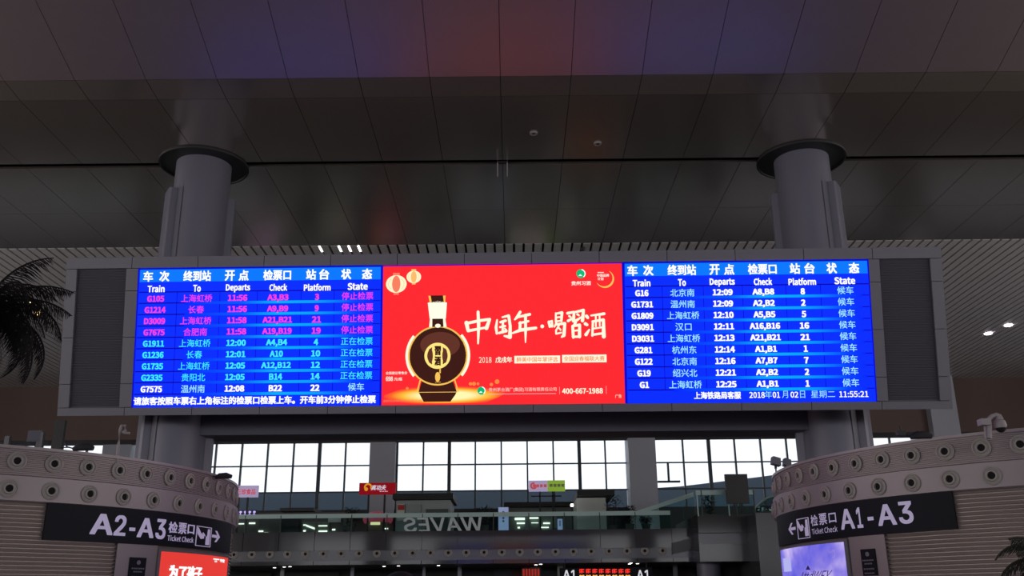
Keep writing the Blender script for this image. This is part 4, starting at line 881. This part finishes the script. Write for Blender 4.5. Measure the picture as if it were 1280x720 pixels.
# ================================================================== PERSON (only the dark hair top reaches the frame)
def person(x, y, H, label):
    t = thing('person', label, 'person', (x, y, 0)); k = H/1.75
    J = {'pel': (0, 0, .95), 'sp': (0, 0, 1.15), 'ch': (0, .01, 1.36), 'nk': (0, 0, 1.49), 'hd': (0, -.01, 1.60), 'ht': (0, 0, 1.70),
         'ls': (-.19, 0, 1.41), 'le': (-.25, .03, 1.13), 'lw': (-.25, -.06, .88), 'rs': (.19, 0, 1.41), 're': (.25, .03, 1.13), 'rw': (.25, -.06, .88),
         'lh': (-.10, 0, .90), 'lk': (-.11, -.02, .50), 'la': (-.12, .02, .08), 'lt': (-.13, -.15, .04), 'rh': (.10, 0, .90), 'rk': (.11, -.02, .50), 'ra': (.12, .02, .08), 'rt': (.13, -.15, .04)}
    R_ = {'pel': .15, 'sp': .14, 'ch': .16, 'nk': .06, 'hd': .085, 'ht': .075, 'ls': .07, 'le': .05, 'lw': .035, 'rs': .07, 're': .05, 'rw': .035, 'lh': .10, 'lk': .065, 'la': .045, 'lt': .04, 'rh': .10, 'rk': .065, 'ra': .045, 'rt': .04}
    E_ = [('pel', 'sp'), ('sp', 'ch'), ('ch', 'nk'), ('nk', 'hd'), ('hd', 'ht'), ('ch', 'ls'), ('ls', 'le'), ('le', 'lw'), ('ch', 'rs'), ('rs', 're'), ('re', 'rw'), ('pel', 'lh'), ('lh', 'lk'), ('lk', 'la'), ('la', 'lt'), ('pel', 'rh'), ('rh', 'rk'), ('rk', 'ra'), ('ra', 'rt')]
    for sd, wn in ((-1, 'lw'), (1, 'rw')):
        bw = J[wn]; pal = wn+'p'; J[pal] = (bw[0], bw[1]-.02, bw[2]-.09); R_[pal] = .033; E_.append((wn, pal))
        for i in range(4):
            p1, p2 = '%sf%d' % (wn, i), '%sg%d' % (wn, i); yy = bw[1]-.055+.024*i
            J[p1] = (bw[0]-sd*.005, yy, bw[2]-.135); J[p2] = (bw[0]-sd*.02, yy, bw[2]-.165-.006*(2-abs(i-1.5))); R_[p1] = .0095; R_[p2] = .008; E_ += [(pal, p1), (p1, p2)]
        p1 = wn+'th'; J[p1] = (bw[0]-sd*.02, bw[1]-.075, bw[2]-.10); R_[p1] = .010; E_.append((pal, p1))
    ks = list(J); me = bpy.data.meshes.new('body'); me.from_pydata([tuple(Vector(J[q])*k) for q in ks], [(ks.index(a), ks.index(b)) for a, b in E_], [])
    o = bpy.data.objects.new('body', me); C.objects.link(o); m_ = o.modifiers.new('s', 'SKIN'); me.skin_vertices or None
    sv = me.skin_vertices[0].data
    for i, q in enumerate(ks): sv[i].radius = (R_[q]*k, R_[q]*k*(.8 if q in ('ch', 'sp', 'pel') else 1)); sv[i].use_root = (q == 'pel')
    o.modifiers.new('d', 'SUBSURF').levels = 2; bpy.context.view_layer.update()
    me2 = bpy.data.meshes.new_from_object(o.evaluated_get(bpy.context.evaluated_depsgraph_get())); bpy.data.objects.remove(o)
    me2.materials.clear(); me2.materials.append(mat('jacket_dark', (.02, .02, .025), .8)); me2.materials.append(mat('skin', (.45, .27, .2), .5)); me2.shade_smooth()
    for p in me2.polygons:
        if p.center.z > 1.5*k or p.center.z < .86*k and abs(p.center.x) > .2*k: p.material_index = 1
    me2.name = 'body'; b = link('body', me2, t, (0, 0, 0), world=False)
    hr = MB(); hr.smooth = True; hr.lathe([(.09, -.12), (.108, -.05), (.112, .0), (.100, .06), (.07, .10), (.03, .118), (.001, .12)], 28, (0, .01, 1.645*k)); obj('hair', hr, mat('hair_black', (.006, .006, .008), .6), t, False)
    f_ = MB(); f_.smooth = True; f_.lathe([(.001, -.02), (.012, 0), (.001, .03)], 8, (0, .105, 1.60*k)); obj('nose', f_, MATS['skin'], t, False)
    return t
pe = person(-.72, 6.2, 1.80, 'person with short black hair seen from behind at the bottom edge')
